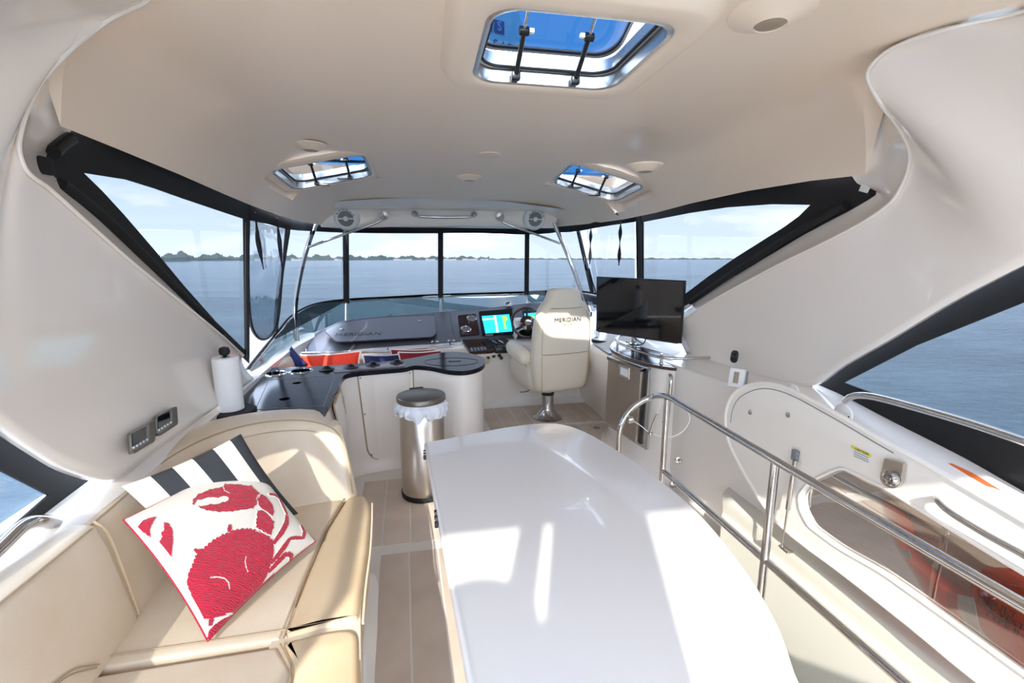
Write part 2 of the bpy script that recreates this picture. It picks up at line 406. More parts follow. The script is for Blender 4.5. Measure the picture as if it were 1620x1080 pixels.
HATCHES = []
def ceil_at(px, py):
    z_ = 2.15
    for _ in range(8): q_ = at(px, py, z=z_); z_ = ceil_z(q_.x, q_.y)
    return q_
for hx_, hy_, a_, b_ in ((892, 72, .28, .265), (516, 266, .29, .29), (943, 285, .29, .29)):
    zz = 2.12
    for _ in range(6): q_ = at(hx_, hy_, z=zz); zz = ceil_z(q_.x, q_.y)
    HATCHES.append((q_.x, q_.y, zz-.008, a_, b_))
ys = []
for a, b in zip(prof, prof[1:]):
    n = max(1, round((b[0]-a[0])/.03)); ys += [a[0]+(b[0]-a[0])*i/n for i in range(n)]
ys.append(prof[-1][0])
def lerp_prof(y_, i):
    return float(np.interp(y_, [p[0] for p in prof], [p[i] for p in prof]))
rows = []
for y_ in ys:
    a, b = lerp_prof(y_, 1), lerp_prof(y_, 4); r_ = []
    for k in range(97):
        s = -1+2*k/96; s = s*(1.28-.28*s*s) if abs(s) < 1 else s; s = max(-1, min(1, s))
        x_ = (a+b)/2+s*(b-a)/2; r_.append(V(x_, y_, ceil_z(x_, y_)))
    rows.append(r_)
o = sheet('ceiling', rows, M['roof'], None, 0, 1, 1, skip=in_hatch); info(o, 'glossy cream moulded hardtop liner overhead with three hatch openings', kind='structure')
# outer skin of the hardtop above the liner
rows = []
for y_ in [-1.22, -1.15, -.4, .4, 1.2, 2, 2.8, 3.6, 4.4, 5.0, 5.5, 5.75, 5.8]:
    e_ = 0 if -1.2 < y_ < 5.78 else 1
    a, b = lerp_prof(min(max(y_, -1.1), 5.6), 1)-.05, lerp_prof(min(max(y_, -1.1), 5.6), 4)+.05; r_ = []
    for k in range(65):
        s = -1+2*k/64; x_ = (a+b)/2+s*(b-a)/2; zl = 1.93 if y_ > 1.6 else 2.20
        z_ = (2.26 if y_ < 4 else 2.26-(y_-4)*.14); z_ = zl+(z_-zl)*(1-abs(s)**40) if not e_ else zl
        r_.append(V(x_, y_, z_))
    rows.append(r_)
ys2 = []
o = sheet('trim_1', rows, M['gel'], None, 0, 1, 6, skip=lambda c: any(abs(c.x-h[0]) < h[3]+.05 and abs(c.y-h[1]) < h[4]+.06 for h in HATCHES)); info(o, 'white outer skin of the hardtop above the liner', kind='structure')

# port arch leg
CL = [V(-.42, -1.1, 2.185), V(-.42, 0, 2.185), V(-.42, .8, 2.185), V(-.47, 1.2, 2.185), at(235, -4, z=2.18), at(168, 32, z=2.16), at(105, 82, x=-.92), at(55, 140, x=-.97), at(27, 225, x=-1.0), at(38, 268, x=-1.0), at(75, 298, x=-1.01),
      at(140, 356, x=-1.02), at(207, 415, x=-1.03), at(280, 474, x=-1.04), at(345, 527, x=-1.05), at(384, 562, x=-1.07)]
BL = [V(-1.0, -1.1, 1.95), V(-1.0, -.3, 1.9), V(-1.0, .1, 1.86), V(-1.0, .35, 1.77), V(-1.0, .6, 1.63), V(-1.0, .8, 1.47), V(-1.0, 1.0, 1.3), at(-60, 620, x=-1.0), at(0, 668, x=-1.0), at(62, 712, x=-1.0), at(120, 745, x=-1.0),
      at(187, 757, x=-1.0), at(240, 718, x=-1.0), at(300, 675, x=-1.0), at(345, 642, x=-1.0), at(402, 598, x=-1.05)]
def legrows(Ct, Bt, bul):
    rs = [Ct]
    for t, f in ((.06, .35), (.2, .8), (.45, 1.0), (.75, .7)):
        rs.append([c.lerp(b, t)+V(bul*f*(1.0 if i < 6 else .35), 0, (.05*f if i < 6 else 0)) for i, (c, b) in enumerate(zip(Ct, Bt))])
    rs.append(Bt)
    return rs
o = sheet('wall_port', legrows(CL, BL, -.06), M['arch'], None, .03, 5, 5, off=1); info(o, 'smooth cream fibreglass arch leg sweeping down on the port side', kind='structure')
# jamb between the leg's front edge and the window
JL = [V(-1.0, 1.35, 2.25), V(-1.08, 1.6, 2.25), at(112, 130, x=-1.09), at(112, 208, x=-1.10), at(78, 240, x=-1.12), at(88, 276, x=-1.12), at(140, 316, x=-1.125), at(205, 380, x=-1.125), at(270, 440, x=-1.125), at(335, 506, x=-1.125), at(392, 560, x=-1.125)]
sheet('trim_2', [CL[5:16], [a.lerp(b, .12)+V(-.012, 0, 0) for a, b in zip(CL[5:16], JL)], [a.lerp(b, .5)+V(-.012, 0, 0) for a, b in zip(CL[5:16], JL)], JL], M['arch'], None, 0, 5, 3)
info(D.objects['trim_2'], 'narrow cream jamb beside the port side curtain', kind='structure')
bead = tube('trim_3', [p+V(.004, 0, 0) for p in CL], .006, M['mold'], seg=8); info(bead, 'raised moulded bead along the port arch edge', kind='structure')

# starboard arch leg
CR = [V(1.62, -1.1, 2.185), V(1.62, 0, 2.185), V(1.62, .6, 2.185), at(1620, 18, z=2.185), at(1500, 46, z=2.185), at(1410, 78, z=2.18), at(1374, 115, x=1.53), at(1392, 160, x=1.58), at(1425, 205, x=1.70), at(1441, 245, x=1.75), at(1430, 290, x=1.77), at(1405, 325, x=1.78),
      at(1340, 366, x=1.78), at(1230, 420, x=1.78), at(1120, 480, x=1.77), at(1060, 520, x=1.76)]
BR = [V(1.76, -1.1, 1.95), V(1.76, -.5, 1.92), V(1.77, 0, 1.88), V(1.78, .3, 1.8), V(1.78, .6, 1.70), V(1.79, .85, 1.58), at(1700, 372, x=1.79), at(1640, 408, x=1.79), at(1570, 442, x=1.79), at(1500, 478, x=1.79), at(1400, 538, x=1.79), at(1330, 578, x=1.79),
      at(1278, 611, x=1.79), at(1210, 603, x=1.79), at(1150, 587, x=1.79), at(1090, 572, x=1.80)]
o = sheet('wall_starboard', legrows(CR, BR, .06), M['arch'], None, .03, 5, 5, off=-1); info(o, 'smooth cream fibreglass arch leg sweeping down on the starboard side', kind='structure')
JR = [V(1.70, 1.15, 2.25), V(1.78, 1.4, 2.25), V(1.84, 1.6, 2.22), at(1380, 205, x=1.84), at(1345, 262, x=1.85), at(1345, 290, x=1.86), at(1380, 302, x=1.865), at(1300, 352, x=1.86), at(1200, 412, x=1.86), at(1095, 474, x=1.86), at(1040, 508, x=1.86)]
sheet('trim_4', [CR[5:16], [a.lerp(b, .5)+V(.01, 0, 0) for a, b in zip(CR[5:16], JR)], JR], M['arch'], None, 0, 5, 3)
info(D.objects['trim_4'], 'narrow cream jamb beside the starboard side curtain', kind='structure')
bead = tube('trim_5', [p-V(.004, 0, 0) for p in CR], .006, M['mold'], seg=8); info(bead, 'raised moulded bead along the starboard arch edge', kind='structure')

# starboard coaming: rounded white ledge running aft under the arch leg
ko = [at(1090, 560, x=1.80), at(1150, 577, x=1.80), at(1210, 594, x=1.80), at(1280, 612, x=1.80), at(1400, 670, x=1.82), at(1510, 727, x=1.82), at(1640, 800, x=1.82), V(1.82, .5, .74), V(1.82, -.6, .74)]
ki = [V(1.60, p.y, p.z-.045) for p in ko]
rows = [[p+V(.40, 0, -.25) for p in ko], [p+V(.22, 0, -.02) for p in ko], ko, [a.lerp(b, .5)+V(0, 0, .004) for a, b in zip(ko, ki)], [p+V(.02, 0, .006) for p in ki], ki, [p+V(-.005, 0, -.06) for p in ki], [p+V(0, 0, -.5) for p in ki], [V(p.x, p.y, -1.0) for p in ki]]
o = sheet('trim_6', rows, M['gel'], None, 0, 4, 3); info(o, 'white starboard coaming ledge below the arch opening', kind='structure')
# port coaming behind the sofa
ko = [V(-1.10, -.8, .72), V(-1.10, .3, .74), V(-1.10, .9, .76), V(-1.10, 1.3, .77), V(-1.09, 1.55, .785), V(-1.08, 1.7, .79), V(-1.12, 2.4, .79), V(-1.2, 3.4, .78), V(-1.27, 4.4, .74), V(-1.22, 5.0, .74)]
rows = [[p+V(-.12, 0, -.4) for p in ko], [p+V(-.10, 0, -.01) for p in ko], [p+V(-.05, 0, .005) for p in ko], ko, [p+V(.06, 0, 0) for p in ko], [p+V(.12, 0, -.02) for p in ko], [p+V(.13, 0, -.7) for p in ko]]
o = sheet('trim_7', rows, M['gel'], None, 0, 4, 2); info(o, 'white port coaming ledge behind the sofa', kind='structure')

# front bulkhead overhead with the speaker pods
t_ = [(-1.02, 4.55, 1.99), (-.7, 4.55, 2.02), (-.2, 4.5, 2.05), (.25, 4.5, 2.055), (.7, 4.5, 2.05), (1.1, 4.55, 2.02), (1.43, 4.6, 1.99)]
b1 = [at(497, 336, y=4.86), at(520, 334, y=4.86), at(610, 333, y=4.88), at(695, 332, y=4.9), at(780, 333, y=4.88), at(850, 335, y=4.86), at(882, 338, y=4.86)]
b2 = [at(508, 358, y=4.90), at(545, 360, y=4.90), at(620, 358, y=4.94), at(695, 357, y=4.95), at(780, 357, y=4.94), at(848, 360, y=4.90), at(880, 360, y=4.90)]
b3 = [p+V(0, .30, .02) for p in b2]
o = sheet('wall_front', [[V(*p) for p in t_], [a.lerp(V(*b), .35)+V(0, .0, -.015) for a, b in zip(b1, t_)], b1, b2, [p+V(0, .03, -.004) for p in b2], b3], M['gel'], None, 0, 5, 4)
info(o, 'cream overhead bulkhead above the windscreen', kind='structure')

# ================================================================ ENCLOSURE WINDOWS
def window(idx, label, canvas, holes, pane, kw, pmat='glasspane', offp=(0, 0, 0)):
    cv = canvas; c = sum(cv, Vector())/len(cv)
    t = struct('window_%d' % idx, label, c)
    plate('canvas_frame', cv, M['canvas'], t, holes, .008)
    plate('vinyl_pane', [p+Vector(offp) for p in pane], M[pmat], t, (), 0)
    return t
XP = -1.115
P1o = AT([(66, 262), (80, 232), (104, 202), (150, 205), (200, 225), (280, 257), (340, 287), (394, 315), (394, 349), (394, 575), (384, 565), (330, 508), (300, 476), (240, 420), (180, 362), (140, 322), (110, 300), (80, 286)], x=XP)
P1h = AT([(130, 273), (200, 284), (245, 298), (290, 314), (340, 331), (385, 346), (388, 555), (340, 508), (290, 452), (240, 392), (195, 340), (160, 302)], x=XP)
w1 = window(1, 'triangular port side curtain with a wide black canvas border', P1o, [P1h], [p+V(-.004, 0, 0) for p in P1h], None)
tube('zipper', AT([(389, 350), (389, 450), (390, 565)], x=XP+.01), .008, M['black'], w1)
# rolled black edge bolster inside the port diagonal
tube('edge_roll', AT([(96, 290), (165, 345), (235, 412), (300, 478), (350, 525)], x=XP+.02), .019, M['canvas'], w1)
tube('edge_track', AT([(84, 240), (100, 226), (112, 219)], x=XP+.03), .02, M['black'], w1)
bx = at(72, 262, x=XP+.035); box('corner_tab', bx, (.02, .05, .05), M['canvas'], w1, bev=.008)
XQ = -1.135
top = [at(394, 325, x=XP), at(425, 340, x=XQ), at(458, 351, x=XQ), at(500, 356, y=5.25), at(547, 359, y=5.6), at(620, 360, y=5.68), at(697, 361, y=5.72), at(765, 361, y=5.70), at(833, 360, y=5.6), at(880, 357, y=5.2), at(912, 354, y=4.75), at(950, 350, x=1.70), at(1010, 337, x=1.82)]
bot = [at(394, 348, x=XP), at(425, 355, x=XQ), at(458, 363, x=XQ), at(500, 366, y=5.25), at(547, 368, y=5.6), at(620, 369, y=5.68), at(697, 369, y=5.72), at(765, 369, y=5.70), at(833, 371, y=5.6), at(880, 368, y=5.2), at(912, 366, y=4.75), at(950, 359, x=1.70), at(1010, 350, x=1.82)]
top = [p+V(0, 0, .10) if 2 < i < 10 else p+V(0, 0, .05) for i, p in enumerate(top)]
o = sheet('trim_8', [top, bot], M['canvas'], None, .01, 3, 1); info(o, 'black canvas band above the forward curtains', kind='structure')
# lower rail line of the front curtains (top of the tinted windscreen)
rl = [at(392, 588, x=-1.13), at(412, 562, x=-1.15), at(440, 528, x=-1.19), at(465, 500, y=4.75), at(500, 483, y=5.25), at(548, 476, y=5.6), at(620, 472, y=5.68), at(697, 468, y=5.72), at(765, 466, y=5.70), at(833, 464, y=5.6), at(890, 462, y=5.25), at(935, 466, x=1.66), at(985, 480, x=1.72)]
def col(px, i0, i1, f):  # points on top / bottom edges between stations
    return bot[i0].lerp(bot[i1], f), rl[i0].lerp(rl[i1], f)
def quadpane(idx, label, tl, tr, br, bl, m='glasspane'):
    c = (tl+tr+br+bl)/4; t = struct('window_%d' % idx, label, c)
    sheet('vinyl_pane', [[tl, tr], [bl, br]], M[m], t, 0, 1, 1); return t
q3 = at(458, 363, x=XQ); q3b = at(434, 540, x=-1.18)
# panel 2: unzipped port curtain with a rounded bottom
U = AT([(393, 347), (420, 354), (453, 362), (450, 400), (445, 450), (441, 495), (436, 518), (424, 534), (410, 535), (399, 520), (394, 490), (392, 420)], x=XQ)
w2 = struct('window_2', 'narrow crinkled clear port curtain hanging loose with a rounded bottom', U[6])
bm = bmesh.new(); vs = [bm.verts.new(p) for p in U]
o = plate('vinyl_pane', U, M['wavy'], w2, (), 0)
tube('zipper', [U[0], U[11], U[10], U[9], U[8], U[7], U[6], U[5], U[4], U[3], U[2]], .011, M['black'], w2, sm=4)
for a, b, c_ in (((404, 337), (408, 380), (417, 426)), ((438, 346), (442, 380), (446, 424))):
    p = [at(a[0], a[1], x=XQ+.05), at(b[0], b[1], x=XQ+.06), at(c_[0], c_[1], x=XQ+.06)]
    bm = bmesh.new(); tube_bm(bm, [p[0], p[0].lerp(p[1], .6), p[1], p[1].lerp(p[2], .5), p[1].lerp(p[2], .8), p[2]], lambda t: .004+.012*math.sin(min(1, t*1.15)*PI)**2, 6, 3); obj('strap', bm, M['canvas'], w2)
    screw('snap', p[0], (1, 0, 0), w2, .008)
# panel 3: port quarter
t = quadpane(3, 'clear port quarter curtain beside the stainless pole', at(460, 363, x=XQ), bot[4], rl[5], at(430, 540, x=-1.17))
tube('curtain_edge', [at(457, 358, x=XQ), at(447, 420, x=XQ-.01), at(440, 470, x=XQ-.02), at(436, 525, x=-1.18)], .018, M['canvas'], t)
def post(p0, p1, r, parent, name='curtain_post'):
    tube(name, [p0, p0.lerp(p1, .5), p1], r, M['canvas'], parent, seg=8)
t4 = quadpane(4, 'clear front curtain left of the centre post', bot[4]+V(.02, 0, 0), bot[6], rl[7], rl[5]); post(at(547, 364, y=5.59), at(548, 480, y=5.59), .034, t4)
t5 = quadpane(5, 'clear front curtain right of the centre post', bot[6], bot[8], rl[9], rl[7]); post(at(697, 364, y=5.70), at(697, 470, y=5.70), .032, t5); post(at(834, 368, y=5.59), at(833, 466, y=5.59), .030, t5)
t6 = quadpane(6, 'clear starboard quarter curtain beside the stainless pole', bot[8], at(916, 366, x=1.69), at(940, 478, x=1.72), rl[9])
post(at(914, 362, x=1.70), at(942, 485, x=1.74), .022, t6)
t7 = struct('window_7', 'clear starboard curtain with two black straps', at(960, 420, x=1.76))
plate('vinyl_pane', AT([(917, 364), (1005, 350), (1005, 510), (946, 500), (936, 450)], x=1.76), M['glasspane'], t7, (), 0)
tube('zipper', AT([(932, 425), (940, 455), (950, 480), (975, 497), (1010, 505)], x=1.745), .008, M['black'], t7)
post(at(1010, 340, x=1.80), at(1013, 520, x=1.80), .026, t7)
for a, b in (((935, 360), (933, 418)), ((982, 352), (979, 420))):
    p0, p1 = at(*a, x=1.70), at(*b, x=1.70)
    bm = bmesh.new(); tube_bm(bm, [p0, p0.lerp(p1, .25), p0.lerp(p1, .5), p0.lerp(p1, .8), p1], lambda t: .004+.014*math.sin(min(1, t*1.1)*PI*1.9)**2, 6, 4); obj('strap', bm, M['canvas'], t7)
    screw('snap', p0, (-1, 0, 0), t7, .008)
XR = 1.855
P8o = AT([(1388, 298), (1380, 289), (1362, 278), (1335, 272), (1250, 279), (1150, 294), (1080, 311), (1008, 327), (1012, 530), (1090, 482), (1150, 444), (1200, 414), (1270, 372), (1345, 333), (1386, 309)], x=XR)
P8h = AT([(1018, 351), (1090, 337), (1150, 328), (1220, 323), (1283, 324), (1265, 342), (1240, 360), (1200, 385), (1165, 407), (1120, 438), (1087, 463), (1018, 510)], x=XR)
w8 = window(8, 'triangular starboard side curtain with a wide black canvas border', P8o, [P8h], [p+V(.004, 0, 0) for p in P8h], None)
tube('edge_roll', AT([(1338, 324), (1290, 350), (1240, 380), (1170, 425), (1092, 478)], x=XR-.025), .018, M['canvas'], w8)
pt = at(1368, 298, x=XR-.01); box('white_tag', pt, (.003, .045, .03), M['white'], w8, Matrix.Rotation(.35, 3, 'X'), .0005)
screw('snap', at(1374, 307, x=XR-.01), (-1, 0, 0), w8, .008, M['black'])
# lower arch openings
P9o = [V(-1.10, -1.1, 1.97), V(-1.10, -.3, 1.93), V(-1.10, .25, 1.83), V(-1.10, .62, 1.68), V(-1.10, .9, 1.49)]+AT([(0, 669), (62, 710), (120, 747), (146, 766), (90, 822), (0, 908)], x=-1.10)+[V(-1.10, .6, .68), V(-1.10, -1.1, .66)]
P9h = [V(-1.10, -1.0, 1.88), V(-1.10, -.3, 1.84), V(-1.10, .2, 1.74), V(-1.10, .54, 1.60), V(-1.10, .85, 1.38)]+AT([(0, 744), (76, 783), (0, 850)], x=-1.10)+[V(-1.10, .8, .90), V(-1.10, -1.0, .90)]
w9 = window(9, 'lower port arch curtain with wide black canvas border, beside the sofa', P9o, [P9h], P9h, None, 'lightpane', (-.004, 0, 0))
P10o = [V(1.87, -1.1, 1.97), V(1.87, -.3, 1.93), V(1.87, .3, 1.82), V(1.87, .7, 1.68)]+AT([(1640, 404), (1500, 473), (1400, 533), (1282, 605), (1400, 668), (1510, 727), (1650, 806)], x=1.87)+[V(1.87, .3, .66), V(1.87, -1.1, .66)]
P10h = [V(1.87, -1.0, 1.88), V(1.87, -.3, 1.83), V(1.87, .3, 1.70), V(1.87, .75, 1.52)]+AT([(1620, 478), (1450, 546), (1335, 605), (1400, 629), (1500, 662), (1620, 700)], x=1.87)+[V(1.87, .2, .86), V(1.87, -1.0, .84)]
w10 = window(10, 'lower starboard arch curtain with wide black canvas border above the coaming', P10o, [P10h], P10h, None, 'glasspane', (.004, 0, 0))

# ================================================================ DECK AND STAIRWELL
fl = thing('floor', 'cream moulded deck with grey-taupe non-skid plank strips', None, (0, 0, 0)); fl['kind'] = 'structure'; del fl['_w']
SW = [(1.07, .25), (1.60, .25), (1.60, 1.55), (1.5, 1.95), (1.36, 2.12), (1.18, 2.14), (1.07, 2.02)]
prism('deck_moulding', [(-1.3, -4.2), (2.0, -4.2), (2.0, 5.0), (-1.3, 5.0)], -.06, 0, M['seamw'], fl, [rounded(SW, .06)])
DIR = V(-.045, 1, 0).normalized()
def strips(xa, xb, y0, y1, n, clipf=None):
    wd = (xb-xa)/n
    for i in range(n):
        a, b = xa+wd*i+.005, xa+wd*(i+1)-.005
        f0 = y0 if not callable(y0) else None
        ya0 = y0(a) if callable(y0) else y0; yb0 = y0(b) if callable(y0) else y0
        ya1 = y1(a) if callable(y1) else y1; yb1 = y1(b) if callable(y1) else y1
        if min(ya1-ya0, yb1-yb0) < .05: continue
        p = [(a, ya0), (b, yb0), (b, yb1), (a, ya1)]
        p = [(q[0]+(q[1]-2.2)*DIR.x, q[1]) for q in p]
        prism('deck_plank', p, 0, .0035, M['deck'], fl, bev=.0015)
strips(-.415, 1.09, 2.27, 3.02, 10)
strips(-.27, 1.03, .2, 2.19, 9)
strips(.58, 1.68, lambda x_: 3.12+.0*x_, lambda x_: min(3.78, 3.62+.35*(x_-.5)), 8)
strips(.60, 1.90, lambda x_: min(3.84, 3.68+.35*(x_-.5)), 4.45, 9)
lathe('deck_drain', [(.03, .002), (.03, .006), (.018, .0065), (.017, .003), (0, .003)], M['vent'], fl, at(944, 677, z=0.0))
# stairwell box
sw = thing('wall_stairwell', 'white moulded companionway well with curved steps', None, (1.3, 1.2, -.5)); sw['kind'] = 'structure'
inn = rounded(SW, .06)
top_ = [V(a, b, 0) for a, b in inn]; cen = V(1.33, 1.2, 0)
sheet('well_wall', [[p+V(0, 0, .012) for p in top_], top_, [p+V(0, 0, -.03) for p in top_], [V(cen.x+(p.x-cen.x)*.97, cen.y+(p.y-cen.y)*.985, -1.6) for p in top_]], M['well'], sw, 0, 1, 1, closed=True)
prism('well_floor', [(p.x, p.y) for p in top_], -1.62, -1.58, M['well'], sw)
for i, (y0, z0) in enumerate(((1.62, -.22), (1.36, -.47), (1.10, -.72), (.84, -.97), (.58, -1.22))):
    arc = [(1.075+.515*k/10, y0+.16*math.sin(PI*k/10)) for k in range(11)]
    pts = arc+[(1.59, 2.1), (1.46, 2.11), (1.2, 2.11), (1.085, 2.0)] if i == 0 else arc+[(1.59, y0+.42), (1.08, y0+.42)]
    prism('step', pts, z0-.05, z0, M['well'], sw, bev=.012)
# aft part of the well is covered by the raised white housing below the lid
sheet('well_ledge', [[V(1.60, y_, .27) for y_ in (2.05, 1.5, .8, 0)], [V(1.53, y_, .265) for y_ in (2.0, 1.5, .8, 0)], [V(1.515, y_, .25) for y_ in (1.98, 1.5, .8, 0)], [V(1.51, y_, .18) for y_ in (1.96, 1.5, .8, 0)],
     [V(1.47, y_, .17) for y_ in (1.92, 1.46, .8, 0)], [V(1.46, y_, .15) for y_ in (1.9, 1.44, .8, 0)], [V(1.455, y_, -.55) for y_ in (1.88, 1.42, .8, 0)]], M['well'], sw, 0, 3, 2)
sheet('well_shelf', [[V(1.455, y_, -.3) for y_ in (1.55, 1.2, .6, .0)], [V(1.12, y_, -.34) for y_ in (1.45, 1.1, .6, .0)], [V(1.08, y_, -.6) for y_ in (1.45, 1.1, .6, 0)]], M['well'], sw, 0, 2, 1)
plate('well_window', AT([(1355, 1066), (1440, 1076), (1480, 1130), (1380, 1130)], z=-.29), M['black'], sw, (), .01)
# ================================================================ OVERHEAD HATCHES
def hatch(i, cx, cy, z, hx, hy, label, openang, big):
    t = thing('roof_hatch', label, 'hatch', (cx, cy, z), 'roof hatches')
    gx = (ceil_z(cx+.2, cy)-ceil_z(cx-.2, cy))/.4; gy = (ceil_z(cx, cy+.2)-ceil_z(cx, cy-.2))/.4
    TZ = lambda x_, y_: gx*(x_-cx)+gy*(y_-cy)
    R1 = lambda w_, h_, r, zz: [V(cx+a, cy+b, zz+TZ(cx+a, cy+b)) for a, b in rrect(w_, h_, r, 7)]
    zc_ = z
    def zz_(p, d): 
        c = ceil_z(p.x, p.y); return V(p.x, p.y, c-d)
    o1 = [zz_(p, -.012) for p in R1(2*hx+(.26 if big else .17), 2*hy+(.26 if big else .17), .15, 0)]
    o2 = [V(p.x, p.y, z-.028+TZ(p.x, p.y)) for p in R1(2*hx+(.18 if big else .12), 2*hy+(.18 if big else .12), .13, 0)]
    o3 = [V(p.x, p.y, z-.032+TZ(p.x, p.y)) for p in R1(2*hx+(.15 if big else .10), 2*hy+(.15 if big else .10), .12, 0)]
    o4 = [V(p.x, p.y, z-.032+TZ(p.x, p.y)) for p in R1(2*hx+.03, 2*hy+.03, .10, 0)]
    o5 = [V(p.x, p.y, z-.024+TZ(p.x, p.y)) for p in R1(2*hx+.014, 2*hy+.014, .095, 0)]
    sheet('surround', [o1, [a.lerp(b, .5)+V(0, 0, -.004) for a, b in zip(o1, o2)], o2, o3, o4, o5], M['roof'], t, 0, 1, 2, closed=True)
    a1 = R1(2*hx+.016, 2*hy+.016, .095, z-.026); a2 = R1(2*hx, 2*hy, .09, z-.030); a3 = R1(2*hx-.02, 2*hy-.02, .085, z-.026); a4 = R1(2*hx-.022, 2*hy-.022, .085, z+.02); a5 = R1(2*hx-.045, 2*hy-.045, .08, z+.024); a6 = R1(2*hx-.045, 2*hy-.045, .08, z+.07)
    sheet('aluminium_frame', [a1, a2, a3, a4, a5, a6], M['alu'], t, 0, 1, 1, closed=True)
    tube('gasket', [V(p.x, p.y, z+.022+TZ(p.x, p.y)) for p in R1(2*hx-.05, 2*hy-.05, .08, 0)], .006, M['rubber'], t, seg=6, sm=1, closed=True)
    # lid, hinged at its forward edge and propped open
    hinge = V(cx, cy+hy-.01, z+.085+max(0, TZ(cx, cy+hy))); A = Matrix.Rotation(-openang, 3, 'X')
    lo = rrect(2*hx+.02, 2*hy+.02, .09, 7)
    Lp = lambda a, b, c=0: hinge+A @ V(a, b-hy-.01, c)
    lid = plate('lid_glass', [Lp(a, b) for a, b in lo], M['hatchglass'], t, (), 0)
    l1 = [Lp(a, b, -.004) for a, b in lo]; l2 = [Lp(a*.955, b*.955, -.006) for a, b in lo]; l3 = [Lp(a*.95, b*.95, .012) for a, b in lo]; l4 = [Lp(a, b, .014) for a, b in lo]
    sheet('lid_rim', [l1, l2, l3, l4, l1], M['alu'] if not big else M['black'], t, 0, 1, 1, closed=True)
    for s in (-1, 1):
        bx_ = V(cx+s*hx*.42, cy+hy-.035, z-.012+TZ(cx+s*hx*.42, cy+hy)); box('strut_base', bx_, (.034, .03, .03), M['black'], t, bev=.006)
        tip = Lp(s*hx*.42, -hy*.86, -.012); mid = bx_.lerp(tip, .33)
        tube('strut', [bx_, mid], .0095, M['black'], t, sm=1)
        tube('strut_rod', [mid, tip], .0055, M['steel'], t, sm=1)
        d = (tip-bx_).normalized(); box('strut_clip', mid, (.036, .024, .022), M['black'], t, frame_rot(d), .004)
        box('clip_tag', mid+V(-s*.026, 0, .002), (.018, .016, .014), M['white'], t, None, .002)
        if not big: box('lever', bx_+V(-s*.05, -.004, -.012), (.085, .014, .012), M['black'], t, Rz(.06*s), .004)
    if big: box('lid_handle', Lp(.07, -hy+.045, -.02), (.20, .04, .022), M['black'], t, A, .009)
    for a, b in rrect(2*hx+.085, 2*hy+.085, .13, 1)+[(0, hy+.043), (0, -hy-.043), (hx+.043, 0), (-hx-.043, 0)]:
        screw('screw', V(cx+a, cy+b, z-.033+TZ(cx+a, cy+b)), (0, 0, -1), t, .0045, M['vent'])
    return t
hatch(0, *HATCHES[0], 'large roof hatch near the camera with its blue lid propped open on two struts', math.radians(22), True)
hatch(1, *HATCHES[1], 'forward roof hatch on the port side above the bar', math.radians(22), False)
hatch(2, *HATCHES[2], 'forward roof hatch on the starboard side above the helm', math.radians(22), False)
# satellite dome on the hardtop, seen through the big hatch
dc = V(.29, 2.56, 2.27)
dm = thing('satellite_dome', 'white satellite dome with blue lettering seen through the large hatch', 'satellite dome', dc)
Rd = .27
lathe('dome', [(Rd*.8, 0), (Rd*.96, .02), (Rd, .07), (Rd*.99, .26), (Rd*.93, .38), (Rd*.78, .50), (Rd*.5, .58), (0, .62)], M['white'], dm, dc, seg=48)
for i, ch in enumerate('KVS'):
    az = math.radians(-84+(i-1)*13); q = dc+V(math.cos(az)*(Rd+.003), math.sin(az)*(Rd+.003), .285); fr = frame_rot((math.cos(az), math.sin(az), 0))
    box('logo_block', q, (.052, .052, .004), M['bprint'], dm, fr, .001)
    text('lettering', ch, .055, M['white'], q+fr @ V(0, 0, .003), fr, dm)
for i, ch in enumerate('TRACVISION'):
    az = math.radians(-88+(i-4.5)*8.6); q = dc+V(math.cos(az)*(Rd+.003), math.sin(az)*(Rd+.003), .205); text('lettering', ch, .06 if ch != 'V' else .075, M['bprint'], q, frame_rot((math.cos(az), math.sin(az), 0)), dm)
bm = bmesh.new(); tube_bm(bm, [dc+V(math.cos(math.radians(a))*(Rd+.002), math.sin(math.radians(a))*(Rd+.002), .165+.0012*(a+90)**2*.02) for a in range(-125, -60, 6)], .0025, 6, 2); obj('logo_swoosh', bm, M['bprint'], dm)

# ceiling lamps, cover, speakers, handles
def lamp(px, py, label, r, hr):
    p = ceil_at(px, py)
    t = thing('ceiling_lamp', label, 'ceiling lamp', p, 'ceiling lamps')
    dn = frame_rot((0, 0, -1), (0, 1, 0))
    lathe('bezel', [(hr, -.004), (hr*.97, .004), (r*1.25, .030), (r*1.06, .034), (r, .031)], M['roof'], t, p, dn, 36)
    lathe('lens', [(r*1.02, .029), (r*.9, .033), (r*.4, .036), (0, .036)], M['lens'], t, p, dn, 28)
lamp(1220, 20, 'round tan ceiling lamp overhead in the starboard aft corner', .042, .12)
lamp(490, 229, 'round ceiling lamp just aft of the port forward hatch', .042, .10)
lamp(742, 279, 'round ceiling lamp on the centreline between the forward hatches', .042, .10)
lamp(1020, 262, 'round ceiling lamp just aft of the starboard forward hatch', .042, .10)
p = ceil_at(775, 245)
t = thing('ceiling_cover', 'flat round cover plate in the middle of the ceiling', 'cover plate', p)
lathe('plate', [(.085, -.003), (.085, .004), (.08, .006), (0, .006)], M['roof'], t, p, frame_rot((0, 0, -1), (0, 1, 0)), 32)
for a in (0, 2.1, 4.2): screw('screw', p+V(.065*math.cos(a), .065*math.sin(a), -.006), (0, 0, -1), t, .004, M['vent'])
